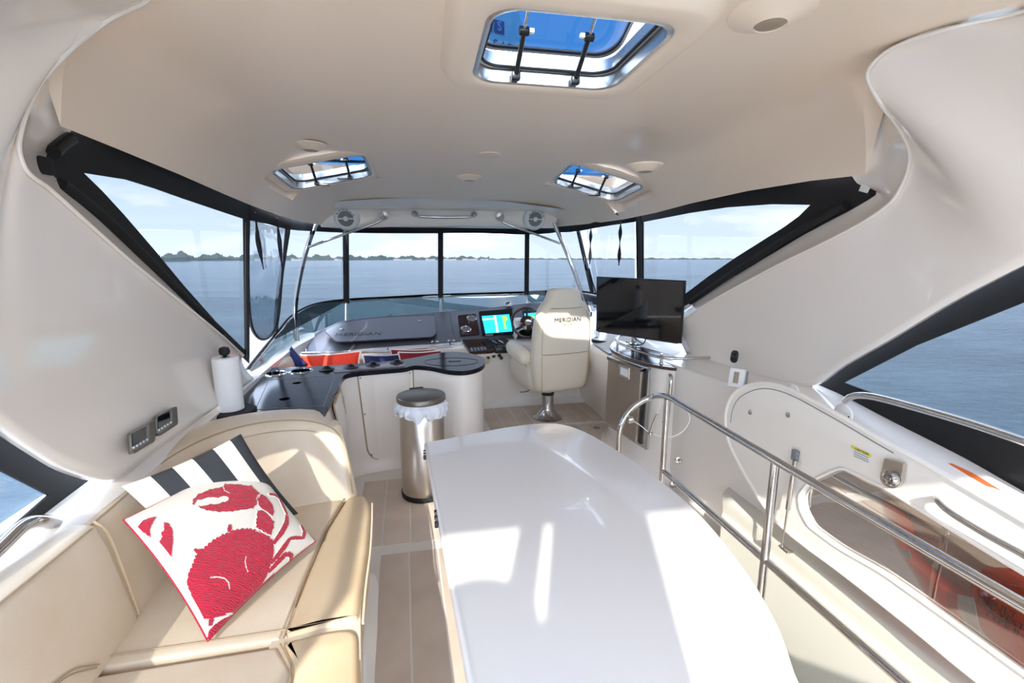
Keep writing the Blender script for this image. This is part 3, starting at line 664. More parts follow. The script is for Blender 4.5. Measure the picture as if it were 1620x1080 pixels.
def speaker(px, py, label, nx):
    p = at(px, py, y=4.865); n_ = V(nx, -1, -.28).normalized(); fr = frame_rot(n_); p = p+n_*.012
    t = thing('speaker', label, 'speaker', p, 'ceiling speakers')
    lathe('pod', [(.125, -.06), (.122, -.01), (.112, .006), (.10, .012)], M['white'], t, p, fr, 36)
    lathe('rim', [(.10, .008), (.100, .018), (.092, .022), (.078, .018), (.076, .010)], M['white'], t, p, fr, 36)
    lathe('cone', [(.078, .010), (.05, .004), (.03, .010), (.028, .016), (0, .018)], M['vent'], t, p, fr, 32)
    lathe('centre_cap', [(.026, .014), (.024, .020), (.014, .024), (0, .025)], M['white'], t, p, fr, 20)
    for k in (-1, 1): box('bridge', p+fr @ V(k*.05, 0, .014), (.05, .012, .004), M['white'], t, fr, .001)
    for a in range(25, 160, 24):
        aa = math.radians(a); box('slot', p+fr @ V(.088*math.cos(aa), .088*math.sin(aa), .0225), (.026, .006, .003), M['black'], t, fr @ Rz(aa+PI/2), .0005)
speaker(548, 345, 'round white speaker on the port end of the overhead bulkhead', -.12)
speaker(846, 346, 'round white speaker on the starboard end of the overhead bulkhead', .12)
def grab(name, label, pts, r, parent=None, flanges=(), fn=(0, -1, 0)):
    c = sum((Vector(p) for p in pts), Vector())/len(pts)
    t = thing(name, label, 'handrail', c)
    tube('rail', pts, r, M['steel'], t)
    for f in flanges: lathe('flange', [(r*2.4, 0), (r*2.4, .004), (r*1.5, .012), (r, .014)], M['steel'], t, f, frame_rot(fn), 20)
    return t
a, b = at(656, 341, y=4.86), at(750, 342, y=4.86)
grab('grab_bar', 'short stainless grab handle in the middle of the overhead bulkhead', [a+V(0, .02, .03), a+V(.01, -.03, .015), a+V(.05, -.055, -.012), b+V(-.05, -.055, -.012), b+V(-.01, -.03, .015), b+V(0, .02, .03)], .013, flanges=(a+V(0, 0, .018), b+V(0, 0, .018)))
# slanted stainless poles with braces
def polepair(name, label, top_, bottom_, mid_, flange, bend):
    c = bottom_; t = thing(name, label, 'pole', c, 'stainless hardtop poles')
    tube('pole', [top_, *mid_, bottom_], .022, M['steel'], t, seg=16)
    tube('brace', bend, .012, M['steel'], t)
    lathe('brace_flange', [(.045, 0), (.045, .006), (.03, .012), (.014, .016)], M['brushed'], t, flange, frame_rot((0, -1, -.25)), 24)
    lathe('foot', [(.05, 0), (.05, .006), (.03, .012), (.026, .05), (.022, .05)], M['steel'], t, bottom_, None, 24)
pb = V(-1.20, 4.53, .665)
m1, m2, m3 = at(485, 395, y=4.85), at(474, 440, y=4.75), at(467, 490, y=4.62)
polepair('hardtop_pole', 'curved stainless pole with slanted brace at the port end of the dash', at(500, 352, y=4.9), pb, [m1, m2, m3], at(607, 341, y=4.84), [at(608, 342, y=4.82), at(600, 350, y=4.80), at(560, 365, y=4.80), at(487, 391, y=4.85)])
pb2 = at(935, 500, y=4.55)
polepair('hardtop_pole', 'curved stainless pole with slanted brace at the starboard end of the dash', at(876, 352, y=4.9), pb2, [at(890, 384, y=4.86), at(905, 420, y=4.76), at(918, 455, y=4.68)], at(791, 343, y=4.84), [at(790, 343, y=4.82), at(797, 352, y=4.80), at(835, 366, y=4.80), at(886, 385, y=4.85)])

# ================================================================ LOW WINDSCREEN AND DASH
class Plane:
    def __init__(s, a, b, c): s.p = a; s.n = (b-a).cross(c-a).normalized(); s.n = s.n if s.n.dot(Vector((0, 0, H))-a) > 0 else -s.n
    def hit(s, px, py, d=0):
        r = ray(px, py); o_ = Vector((0, 0, H)); t = (s.p+s.n*d-o_).dot(s.n)/r.dot(s.n); return o_+r*t
    def hits(s, pts, d=0): return [s.hit(p[0], p[1], d) for p in pts]
    def fr(s, up=(0, 0, 1)): return frame_rot(s.n, up)
def slab(name, pts, m, parent, pl, th, holes=()):
    """outline given on a plane, built as a solid slab standing proud of it by th"""
    return plate(name, [p+pl.n*th*.5 for p in pts], m, parent, [[q+pl.n*th*.5 for q in h] for h in holes], th)
def rline(pts, r, n=4):
    return [Vector((a, b, 0)) for a, b in rounded(pts, r, n)]

DT = [at(470, 549, y=4.62), at(490, 533, y=4.85), at(520, 518, y=5.12), at(560, 508, y=5.25), at(620, 501, y=5.32), at(697, 495, y=5.34), at(760, 490, y=5.3), at(810, 484, y=5.25), at(850, 480, y=5.2), at(905, 479, y=5.05), at(950, 486, y=4.85)]
DB = [at(476, 565, y=4.46), at(490, 562, y=4.46), at(520, 558, y=4.46), at(560, 553, y=4.46), at(620, 548, y=4.46), at(697, 543, y=4.46), at(760, 538, y=4.48), at(810, 536, y=4.5), at(850, 536, y=4.5), at(905, 538, y=4.5), at(950, 540, y=4.5)]
dash = thing('dashboard', 'dark grey vinyl dashboard with helm instruments under the windscreen', 'dashboard', V(.2, 4.9, .6))
sheet('console', [[p+V(0, .10, -.02) for p in DT], [p+V(0, .03, .008) for p in DT], DT, [a.lerp(b, .06)+V(0, -.005, .002) for a, b in zip(DT, DB)], [a.lerp(b, .5)+V(0, 0, .012) for a, b in zip(DT, DB)], [a.lerp(b, .95)+V(0, 0, .004) for a, b in zip(DT, DB)], DB, [p+V(0, .01, -.02) for p in DB]], M['greyvinyl'], dash, 0, 4, 4)
pd = Plane(at(540, 541, y=4.58), at(690, 533, y=4.60), at(620, 502, y=5.26))
lp = rounded([(512, 523), (538, 509.5), (600, 501.5), (688, 497.5), (690, 528), (684, 534), (533, 542)], [6, 12, 20, 3, 6, 3, 5], 4)
lidp = slab('dash_hatch', pd.hits(lp, .022), M['greyvinyl'], dash, pd, .012)
tube('hatch_seam', pd.hits(lp, .033), .004, M['black'], dash, seg=6, sm=1, closed=True)
for q in ((541, 521), (664, 508)):
    lathe('latch', [(.02, 0), (.02, .006), (.014, .009), (0, .009)], M['steel'], dash, pd.hit(*q, .034), pd.fr(), 20)
fr = pd.fr((0, 1, 1)); text('lettering', 'MERIDIAN', .115, M['black'], pd.hit(567, 528, .037), fr, dash, sx=.85)

tube('seam', [pd.hit(712, 495, .02), pd.hit(716, 518, .022), pd.hit(722, 541, .02)], .003, M['black'], dash)
# helm face
ph = Plane(at(728, 534, y=4.52), at(815, 532, y=4.52), at(765, 494, y=4.90))
slab('wood_panel', ph.hits(rounded([(724, 500), (753, 497.5), (759, 530), (728, 533)], 3), .01), M['wood'], dash, ph, .012)
for q in ((746, 504.5), (737, 521.5)):
    c = ph.hit(*q, .024); g = lathe('gauge', [(.052, 0), (.054, .012), (.048, .016), (.044, .012)], M['steel'], dash, c, ph.fr(), 28)
    lathe('dial', [(.045, .010), (0, .010)], M['vent'], g, c, ph.fr(), 24); 
    f_ = ph.fr(); 
    for a in (0, 60, 120, 180, 240, 300): aa = math.radians(a); box('tick', c+f_ @ V(.034*math.cos(aa), .034*math.sin(aa), .012), (.012, .003, .001), M['white'], g, f_ @ Rz(aa), 0)
    box('needle', c+f_ @ V(-.008, .012, .013), (.004, .036, .001), M['orange'], g, f_ @ Rz(.6), 0)
bz = slab('chartplotter', ph.hits(rounded([(757, 496.5), (809, 492.5), (816, 528.5), (763, 532)], 2), .012), M['black'], dash, ph, .035)
slab('screen', ph.hits([(762, 500), (805.5, 497), (810.5, 524), (768, 527.5)], .048), M['chart'], bz, ph, .002)
slab('chart_patch', ph.hits([(794, 500), (801, 499.5), (803, 505), (799, 509), (802, 520), (798, 520), (796, 508)], .051), M['chart2'], bz, ph, .001)
slab('chart_line', ph.hits([(781, 499), (784.5, 499), (789, 526), (785.5, 526)], .051), M['chart3'], bz, ph, .001)
slab('chart_line', ph.hits([(763, 504), (781, 503), (781, 505), (763, 506.5)], .051), M['chart3'], bz, ph, .001)
slab('button_row', ph.hits([(768, 529.3), (780, 528.6), (780, 530.2), (768, 531)], .048), M['silverp'], bz, ph, .002)
bz2 = slab('instrument_display', ph.hits(rounded([(826, 493), (856, 491), (860, 515), (830, 517)], 2), .012), M['black'], dash, ph, .02)
slab('screen', ph.hits([(829, 496), (848, 494.5), (851, 509), (832, 511)], .034), M['chart'], bz2, ph, .002)
slab('chart_patch', ph.hits([(836, 500), (843, 499), (847, 507), (841, 504)], .037), M['chart2'], bz2, ph, .001)
# chrome compass on the dash top
c = at(804, 483, y=5.22); lathe('compass', [(.055, 0), (.055, .012), (.045, .03), (.03, .045), (0, .052)], M['steel'], dash, c, None, 24)
# white moulding that carries the dash, with the dark switch shelf
hm = thing('helm_console', 'white moulded helm console below the dashboard', 'helm console', V(.9, 4.5, 0))
rows = [[p+V(0, .03, .004) for p in DB], [p+V(0, -.03, -.006) for p in DB], [p+V(0, -.09, -.02) for p in DB], [p+V(0, -.10, -.05) for p in DB], [V(p.x, p.y-.06, .30) for p in DB], [V(p.x, p.y-.02, .05) for p in DB], [V(p.x, p.y-.10, .0) for p in DB]]
sheet('moulding', rows, M['gel'], hm, 0, 4, 3)
psf = Plane(at(735, 541, y=4.44), at(800, 540, y=4.44), at(750, 561, y=4.22))
shelf = slab('switch_shelf', psf.hits(rounded([(730, 541), (800, 538), (812, 551), (776, 559), (744, 561)], 3), .0), M['wood'], hm, psf, .03)
slab('shelf_underside', psf.hits(rounded([(728, 541), (802, 538), (815, 553), (776, 563), (742, 565)], 5), -.03), M['gel'], hm, psf, .03)
slab('monitor', psf.hits([(762, 540), (786, 538.5), (794, 548), (770, 550)], .03), M['screen'], shelf, psf, .012)
for k in range(5): slab('rocker_switch', psf.hits([(744+k*5.2, 551-k*.4), (747.5+k*5.2, 550.8-k*.4), (749+k*5.2, 556-k*.5), (745.5+k*5.2, 556.3-k*.5)], .03), M['vent'], shelf, psf, .008)
for q in ((772, 566), (781, 563), (790, 562), (793, 566)): lathe('key_switch', [(.018, 0), (.018, .012), (.01, .02), (0, .02)], M['black'], hm, at(q[0], q[1], y=4.40), frame_rot((0, -1, .1)), 14)
lathe('shell_light', [(.035, 0), (.03, .01), (0, .014)], M['leather2'], hm, at(775, 567, y=4.39)+V(-.03, 0, -.02), frame_rot((0, -1, .1)), 18)
# throttle levers
c = at(792, 552, y=4.30); t = thing('throttle', 'black twin throttle control beside the steering wheel', 'throttle', c)
box('throttle_box', c, (.14, .12, .07), M['black'], t, None, .02)
for k in (-1, 1):
    tube('lever', [c+V(.03*k, 0, .03), c+V(.03*k-.02, -.03, .07), c+V(.03*k-.07, -.05, .10)], .009, M['steel'], t); lathe('lever_knob', [(.0, -.02), (.016, -.012), (.018, .0), (.012, .014), (0, .018)], M['black'], t, c+V(.03*k-.075, -.052, .103), frame_rot((-1, -.3, .5)), 14)
# steering wheel
c = at(835, 510, y=4.42); nrm = V(-.05, -1, .55).normalized(); fr = frame_rot(nrm)
t = thing('steering_wheel', 'dark burl wood steering wheel in front of the helm seat', 'steering wheel', c)
Rw = .158
def ringp(R0, k, off=0): return [c+fr @ V(R0*math.cos(2*PI*i/k), R0*math.sin(2*PI*i/k), off) for i in range(k)]
tube('rim', ringp(Rw, 36), .0145, M['wood'], t, sm=1, closed=True); 
for a0 in (90, 210, 330):
    a = math.radians(a0); tube('spoke', [c+fr @ V(.04*math.cos(a), .04*math.sin(a), -.02), c+fr @ V(.1*math.cos(a), .1*math.sin(a), -.014), c+fr @ V(Rw*math.cos(a), Rw*math.sin(a), 0)], .012 if a0 != 90 else .01, M['black'], t)
lathe('hub', [(.045, -.05), (.075, -.02), (.078, -.008), (.05, .008), (.034, .012)], M['wood'], t, c, fr, 30)
lathe('hub_badge', [(.036, .010), (.034, .016), (.026, .017), (.024, .014), (0, .015)], M['steel'], t, c, fr, 24)
lathe('column', [(.09, -.22), (.075, -.12), (.05, -.04)], M['black'], t, c, fr, 24)
# column fairing
sheet('wheel_fairing', [[c+V(-.11, .02, -.16), c+V(-.09, -.02, -.08), c+V(0, -.03, -.06), c+V(.09, -.02, -.08), c+V(.11, .02, -.16)], [c+V(-.13, .12, -.2), c+V(-.11, .12, -.02), c+V(0, .12, 0), c+V(.11, .12, -.02), c+V(.13, .12, -.2)], [c+V(-.15, .25, -.2), c+V(-.12, .25, .0), c+V(0, .25, .02), c+V(.12, .25, 0), c+V(.15, .25, -.2)]], M['gel'], hm, 0, 4, 3)
for a, b in (((700, 540), (720, 539)),):
    pass
for q in ((688, 541), (714, 539.5)):
    p = at(q[0], q[1], y=4.43); lathe('vent_ring', [(.042, 0), (.042, .006), (.03, .010), (.026, .004), (0, .004)], M['steel'], hm, p, None, 22)
# tinted windscreen with its stainless frame
ws = struct('window_11', 'low dark tinted wraparound windscreen in a stainless frame', V(.2, 5.5, .9))
wb = [at(398, 606, x=-1.15), at(420, 588, x=-1.17), at(447, 565, x=-1.2), at(468, 549, y=4.70), at(496, 528, y=5.05), at(548, 511, y=5.38), at(620, 501, y=5.46), at(697, 495, y=5.48), at(765, 490, y=5.46), at(833, 481, y=5.40), at(890, 478, y=5.2), at(935, 482, x=1.70), at(985, 492, x=1.74)]
sheet('tinted_glass', [rl, wb], M['tint'], ws, 0, 4, 1)
tube('frame_rail', rl, .016, M['steel'], ws, sm=5); tube('frame_cap', [p+V(0, -.006, .02) for p in rl], .009, M['canvas'], ws, sm=5)
tube('frame_base', wb, .010, M['steel'], ws, sm=5)
for i, k in ((5, .018), (7, .015), (9, .015), (3, .02), (1, .014)): tube('frame_brace', [rl[i], rl[i].lerp(wb[i], .5), wb[i]], k, M['steel'], ws)
tube('wiper_arm', [at(558, 514, y=5.4), at(590, 508, y=5.45), at(620, 497, y=5.46)], .004, M['black'], ws)
# forward settee below the dash: cream bench with back cushions, and a slim rail
st = thing('bench', 'cream forward bench under the port side of the dash', 'bench', V(-.6, 4.1, 0))
box('seat', V(-.36, 3.98, .33), (1.45, .55, .12), M['leather'], st, bev=.04, seg=3)
box('base', V(-.36, 3.98, .14), (1.42, .5, .26), M['gel'], st)
sheet('corner_backrest', [[at(402, 590, x=-1.19), at(425, 578, x=-1.20), at(448, 566, x=-1.2), at(470, 556, y=4.40), at(490, 560, y=4.36)], [at(412, 592, x=-1.12), at(435, 582, x=-1.10), at(455, 572, x=-1.08), at(474, 565, y=4.30), at(492, 567, y=4.28)], [V(-1.10, 3.4, .35), V(-1.08, 3.7, .35), V(-1.05, 4.0, .35), V(-.98, 4.2, .35), V(-.8, 4.22, .35)]], M['leather'], st, 0, 4, 4)
box('backrest', V(-.30, 4.27, .50), (1.30, .08, .22), M['leather'], st, bev=.03, seg=3)
t = grab('bench_rail', 'slim stainless rail under the dark dash hatch', [at(478, 558, y=4.36), at(560, 557, y=4.36), at(640, 554, y=4.36), at(716, 547, y=4.36)], .010)
for q in ((484, 558), (613, 555), (712, 547.5)): tube('stanchion', [at(q[0], q[1], y=4.36), at(q[0], q[1]-6, y=4.42)], .007, M['steel'], t, sm=1)

# ================================================================ PILLOWS
def pillow_mesh(P4, puff, n=36, pinch=.035, ncol=None, back=True):
    """cushion between four corners A,B,C,D; returns mesh with both faces"""
    A, B, C_, D_ = [Vector(p) for p in P4]; nrm = (C_-A).cross(B-D_).normalized()
    if nrm.dot(Vector((0, 0, H))-A) < 0: nrm = -nrm
    bm = bmesh.new(); g = {}
    def pos(u, v, s):
        bu = pinch*4*u*(1-u); bv = pinch*4*v*(1-v)
        uu = u+(.5-u)*bv*2*abs(.5-u)**.3*1.2; vv = v+(.5-v)*bu*2*abs(.5-v)**.3*1.2
        p = (A*(1-uu)+B*uu)*vv+(D_*(1-uu)+C_*uu)*(1-vv)
        e_ = (16*u*(1-u)*v*(1-v))**.42
        return p+nrm*s*puff*e_
    for s in (1, -1):
        for j in range(n+1):
            for i in range(n+1):
                u, v = i/n, j/n
                if s == -1 and (i in (0, n) or j in (0, n)): g[s, i, j] = g[1, i, j]
                else: g[s, i, j] = bm.verts.new(pos(u, v, s))
    mi = {}
    for s in (1, -1):
        for j in range(n):
            for i in range(n):
                q = [g[s, i, j], g[s, i+1, j], g[s, i+1, j+1], g[s, i, j+1]]
                f = bm.faces.new(q if s == 1 else q[::-1])
                if ncol: f.material_index = ncol((i+.5)/n, (j+.5)/n, s)
    return bm, pos
def finish(name, bm, mats, parent):
    me = D.meshes.new(name); bm.to_mesh(me); bm.free(); return obj(name, me, mats, parent)
def homog(src):
    dst = [(0, 1), (1, 1), (1, 0), (0, 0)]; A = []; b = []
    for (x_, y_), (u, v) in zip(src, dst):
        A.append([x_, y_, 1, 0, 0, 0, -u*x_, -u*y_]); b.append(u); A.append([0, 0, 0, x_, y_, 1, -v*x_, -v*y_]); b.append(v)
    h = np.linalg.solve(np.array(A, float), np.array(b, float)); Hm = np.append(h, 1).reshape(3, 3)
    def f(p): q = Hm @ np.array([p[0], p[1], 1]); return q[0]/q[2], q[1]/q[2]
    return f
def pip(x_, y_, poly):
    c_ = np.zeros_like(x_, dtype=bool); n = len(poly)
    for i in range(n):
        x1, y1 = poly[i]; x2, y2 = poly[i-1]
        if y1 == y2: continue
        c_ ^= ((y1 > y_) != (y2 > y_)) & (x_ < (x2-x1)*(y_-y1)/(y2-y1)+x1)
    return c_
def stroke(pts, wd):
    L_ = []; R__ = []
    for i, p in enumerate(pts):
        a = np.array(pts[max(i-1, 0)], float); b = np.array(pts[min(i+1, len(pts)-1)], float); d = b-a; d /= np.hypot(*d); nn = np.array([-d[1], d[0]])
        k = wd*(.35 if i in (0, len(pts)-1) else .5); L_.append(tuple(np.array(p)+nn*k)); R__.append(tuple(np.array(p)-nn*k))
    return L_+R__[::-1]
def scal(poly, amp, per, opened=False):
    """scalloped edge along a closed polygon"""
    out_ = []
    for i in range(len(poly)-(1 if opened else 0)):
        a = np.array(poly[i], float); b = np.array(poly[(i+1) % len(poly)], float); L_ = np.hypot(*(b-a)); k = max(1, int(L_/per*4)); nn = np.array([b[1]-a[1], a[0]-b[0]])/max(L_, 1e-6)
        for j in range(k): out_.append(tuple(a+(b-a)*j/k+nn*amp*abs(math.sin(j*PI/4))))
    return out_
Hf = homog([(40, 445), (662, 118), (1005, 555), (475, 1062)])
body_top = scal([(335, 770), (362, 705), (375, 668), (412, 640), (452, 605), (500, 577), (552, 555), (600, 542), (642, 540), (692, 548), (742, 568), (782, 602)], 7, 22, True)
body = body_top+[(784, 650), (776, 705), (762, 765), (735, 820), (695, 870), (645, 912), (592, 942), (540, 956), (490, 966), (455, 972), (432, 968), (405, 925), (372, 880), (345, 835), (328, 795)]
reds = [body,
    scal([(359, 402), (364, 372), (395, 342), (450, 322), (518, 312), (528, 296), (560, 300), (610, 303), (655, 312), (668, 306), (690, 330), (712, 345), (700, 380), (690, 410), (670, 432), (620, 442), (560, 452), (490, 452), (430, 441), (396, 424), (389, 411), (420, 412), (450, 404), (480, 408), (510, 398), (535, 394), (545, 376), (525, 366), (490, 376), (450, 368), (410, 378), (385, 382), (371, 404)], -3, 30),
    [(716, 350), (748, 366), (776, 402), (783, 440), (772, 466), (745, 444), (716, 430), (700, 412), (697, 385)],
    scal([(688, 440), (718, 432), (745, 446), (762, 470), (783, 492), (776, 530), (764, 570), (722, 552), (678, 530), (682, 490)], -5, 26),
    [(97, 497), (120, 468), (150, 456), (187, 452), (166, 485), (150, 520), (154, 562), (130, 540)], [(216, 488), (240, 497), (256, 530), (258, 580), (250, 672), (230, 640), (190, 590), (206, 565), (200, 545), (217, 530)],
    [(535, 556), (532, 540), (540, 518), (553, 516), (557, 530), (553, 556)], [(357, 642), (368, 634), (380, 642), (406, 638), (402, 656), (372, 661)],
    stroke([(764, 346), (800, 342), (826, 355), (840, 400), (855, 446)], 17), stroke([(853, 448), (848, 490), (820, 545), (778, 606)], 26),
    stroke([(930, 484), (945, 520), (935, 560)], 20), stroke([(937, 556), (900, 562), (862, 572)], 20), stroke([(864, 572), (842, 610), (812, 655), (776, 702)], 24),
    [(862, 634), (893, 640), (903, 660), (886, 676), (872, 660)], stroke([(886, 648), (850, 650), (815, 690), (770, 742)], 24), stroke([(812, 742), (780, 780), (740, 815), (700, 862)], 26),
    [(466, 1062), (468, 1020), (490, 1000), (530, 975), (570, 955), (612, 935), (600, 960), (565, 990), (520, 1038)], [(460, 965), (480, 958), (490, 975), (482, 1000), (462, 1000)]]
whites = [stroke([(636, 674), (632, 700), (638, 726), (652, 752)], 6), stroke([(450, 780), (490, 779), (528, 786), (550, 806), (559, 836)], 7), stroke([(520, 312), (525, 335), (552, 352)], 5), stroke([(690, 384), (698, 362), (720, 348)], 6), stroke([(556, 946), (590, 940), (616, 934)], 7), stroke([(680, 548), (712, 552), (735, 562)], 4), stroke([(695, 436), (725, 436), (760, 462)], 6)]
NP = 230
gu, gv = np.meshgrid((np.arange(NP)+.5)/NP, (np.arange(NP)+.5)/NP, indexing='ij')
mask = np.zeros_like(gu, dtype=bool)
for p in reds: mask |= pip(gu, gv, [Hf(q) for q in p])
for p in whites: mask &= ~pip(gu, gv, [Hf(q) for q in p])
P4 = [at(195, 822, z=.75), at(388, 714, z=.78), at(499, 856, z=.48), at(329, 1014, z=.455)]
crab = thing('throw_pillow', 'white square pillow embroidered with a big red crab', 'pillow', sum(P4, Vector())/4)
def colf(u, v, s):
    if s < 0: return 0
    return 1 if mask[min(int(u*NP), NP-1), min(int(v*NP), NP-1)] else 0
bm, pos = pillow_mesh(P4, .055, NP, .03, colf)
for f in bm.faces:
    if f.material_index == 1:
        for v in f.verts: v.tag = True
nr = ((P4[2]-P4[0]).cross(P4[1]-P4[3])).normalized(); nr = nr if nr.z > 0 else -nr
for v in bm.verts:
    if v.tag: v.co += nr*.0022
finish('cover', bm, [M['cloth'], M['red']], crab)
edge = [pos(t, 1, 1) for t in np.linspace(0, 1, 24)]+[pos(1, t, 1) for t in np.linspace(1, 0, 24)]+[pos(t, 0, 1) for t in np.linspace(1, 0, 24)]+[pos(0, t, 1) for t in np.linspace(0, 1, 24)]
tube('piping', edge, .0028, M['red'], crab, seg=6, sm=1, closed=True)
# striped pillow behind it
S4 = [at(192, 769, z=.81), at(381, 686, z=.875), at(472, 812, z=.53), V(-.70, 1.55, .48)]
S4[0] += V(0, 0, 0); S4[3] = S4[0]+S4[2]-S4[1]+V(0, 0, .02)
strp = thing('throw_pillow', 'charcoal and white striped pillow behind the crab pillow', 'pillow', sum(S4, Vector())/4)
def sc_(u, v, s): return 1 if (u > .90) or (u <= .90 and int((u-.02)/.176) % 2 == 1 and v < 1.1) else 0
def sc2(u, v, s):
    if v < 0: return 0
    return 1 if (.20 < u < .37) or (.54 < u < .72) or u > .885 else 0
bm, pos2 = pillow_mesh(S4, .05, 60, .03, sc2); finish('cover', bm, [M['cloth'], M['char']], strp)
# lumbar pillows on the forward bench
def lumbar(name, label, m, tl, tr, y_, hgt, trim=None, lean=.05, tilt=0):
    a, b = at(*tl, y=y_), at(*tr, y=y_+.02); dn = V(0, -lean, -hgt)
    q = [a, b, b+dn, a+dn]; t = thing('lumbar_pillow', label, 'pillow', sum(q, Vector())/4+V(0, 0, -hgt/2), 'pillows on the forward bench')
    bm, ps = pillow_mesh(q, .055, 20, .05); finish('cover', bm, [m], t)
    if trim:
        e_ = [ps(s_, 1, 1) for s_ in np.linspace(0, 1, 16)]+[ps(1, s_, 1) for s_ in np.linspace(1, 0, 10)]+[ps(s_, 0, 1) for s_ in np.linspace(1, 0, 16)]+[ps(0, s_, 1) for s_ in np.linspace(0, 1, 10)]
        tube('fringe', e_, .008, trim, t, seg=6, sm=1, closed=True)
lumbar('p', 'orange red lumbar pillow with cream fringe on the forward bench', M['orange'], (475, 562), (571, 555), 4.06, .26, M['fringe'])
lumbar('p', 'navy lumbar pillow with cream fringe right of the orange one', M['navy'], (574, 561), (634, 560), 4.08, .24, M['fringe'])
lumbar('p', 'dark red lumbar pillow with cream fringe nearest the helm', M['maroon'], (630, 557), (699, 554), 4.02, .24, M['fringe'])
lumbar('p', 'dark red pillow leaning behind the navy and dark red ones', M['maroon'], (617, 552), (690, 552), 4.16, .24, M['fringe'])
nq = [at(461, 547, y=4.10), at(484, 573, y=3.98), at(470, 612, y=3.95), at(440, 590, y=4.10)]
t = thing('throw_pillow', 'navy pillow propped in the port corner of the forward bench', 'pillow', sum(nq, Vector())/4)
bm, ps = pillow_mesh(nq, .06, 20, .05); finish('cover', bm, [M['navy']], t)

# ================================================================ L-SHAPED BAR
CZ = .74
bo = [(-.99, 2.262), (-.52, 2.283)]+[tuple(at(*p, z=CZ)[:2]) for p in ((536, 612), (545, 593), (563, 588.5), (600, 585), (640, 581.5), (656, 578), (682, 580), (710, 585.5), (735, 586.5), (756, 582), (767, 574), (765, 566), (752, 560.5), (725, 556.5), (698, 557.5), (640, 568), (570, 575), (481, 580), (421, 581.5))]+[(-1.22, 3.45), (-1.13, 2.9), (-1.03, 2.5)]
bar = thing('bar', 'L-shaped white bar with dark speckled granite worktop', 'bar', V(-.4, 3.1, 0))
bs = [tuple(v[:2]) for v in crom([V(a, b, 0) for a, b in bo[2:19]], 4)]
outl = bo[:2]+bs+bo[19:]
hole = lambda px, py, r, n=20: [(at(px, py, z=CZ).x+r*math.cos(2*PI*k/n), at(px, py, z=CZ).y+r*math.sin(2*PI*k/n)) for k in range(n)]
HL = [hole(435, 591, .062), hole(476, 587, .062), hole(470, 605.5, .028, 14), hole(450, 631, .028, 14)]
top = prism('worktop', outl, CZ-.032, CZ, M['granite'], bar, HL)
for h in HL: sheet('hole_lining', [[V(a, b, CZ-.001) for a, b in h], [V(a, b, CZ-.09) for a, b in h]], M['black'], bar, 0, 1, 1, closed=True)
for q in ((435, 591), (476, 587)): lathe('cup_holder_ring', [(.060, -.06), (.060, .003), (.066, .008), (.078, .004), (.080, 0)], M['steel'], bar, at(*q, z=CZ), None, 32)
ins = [(p[0]-.0, p[1]) for p in outl]
cx_ = lambda P_, d: [tuple(q) for q in offset2(P_, d)]
def offset2(P_, d):
    n = len(P_); A2 = sum(P_[i][0]*P_[(i+1) % n][1]-P_[(i+1) % n][0]*P_[i][1] for i in range(n)); sg = 1 if A2 > 0 else -1; r_ = []
    for i in range(n):
        a, p, b = Vector(P_[i-1]), Vector(P_[i]), Vector(P_[(i+1) % n]); e1 = (p-a).normalized(); e2 = (b-p).normalized(); nn = Vector((-(e1.y+e2.y), e1.x+e2.x))
        nn = nn.normalized() if nn.length > 1e-6 else Vector((-e1.y, e1.x)); r_.append((p.x+nn.x*d*sg, p.y+nn.y*d*sg))
    return r_
bi = offset2(outl, .014)
sheet('bar_body', [[V(a, b, CZ-.03) for a, b in bi], [V(a, b, .10) for a, b in bi], [V(a, b, .03) for a, b in offset2(outl, .006)], [V(a, b, .0) for a, b in offset2(outl, -.02)]], M['gel'], bar, 0, 1, 1, closed=True)
# brown granite strip look along the narrow run, and inlaid lids
ws_ = [tuple(at(*p, z=CZ)[:2]) for p in ((530, 590), (560, 587.6), (640, 580.5), (640, 569), (575, 575.5), (520, 578.5))]
prism('raised_strip', ws_, CZ, CZ+.0035, M['brown'], bar, bev=.001)
lidq = [tuple(at(*p, z=CZ)[:2]) for p in ((512, 642), (530, 597), (525, 594), (425, 601), (404, 648))]
tube('worktop_seam', [V(a, b, CZ+.0005) for a, b in lidq], .0016, M['silverp'], bar, seg=6, sm=1, closed=True)
ov = at(714, 572, z=CZ); tube('inlay_seam', [V(ov.x+.20*math.cos(a), ov.y+.135*math.sin(a)-.02*math.cos(a), CZ+.0005) for a in np.linspace(0, 2*PI, 33)[:-1]], .002, M['black'], bar, seg=6, sm=1, closed=True)
fp = at(719, 571, z=CZ); prism('finger_pull', rrect(.09, .03, .014, 4, (fp.x, fp.y)), CZ, CZ+.004, M['black'], bar)
for px, py in ((517, 584), (555, 581), (590, 577), (628, 573.5)):
    p = at(px, py, z=CZ+.004); lathe('round_cap', [(.052, 0), (.05, .005), (.03, .010), (.018, .022), (.010, .026), (0, .026)], M['black'], bar, p, None, 24)
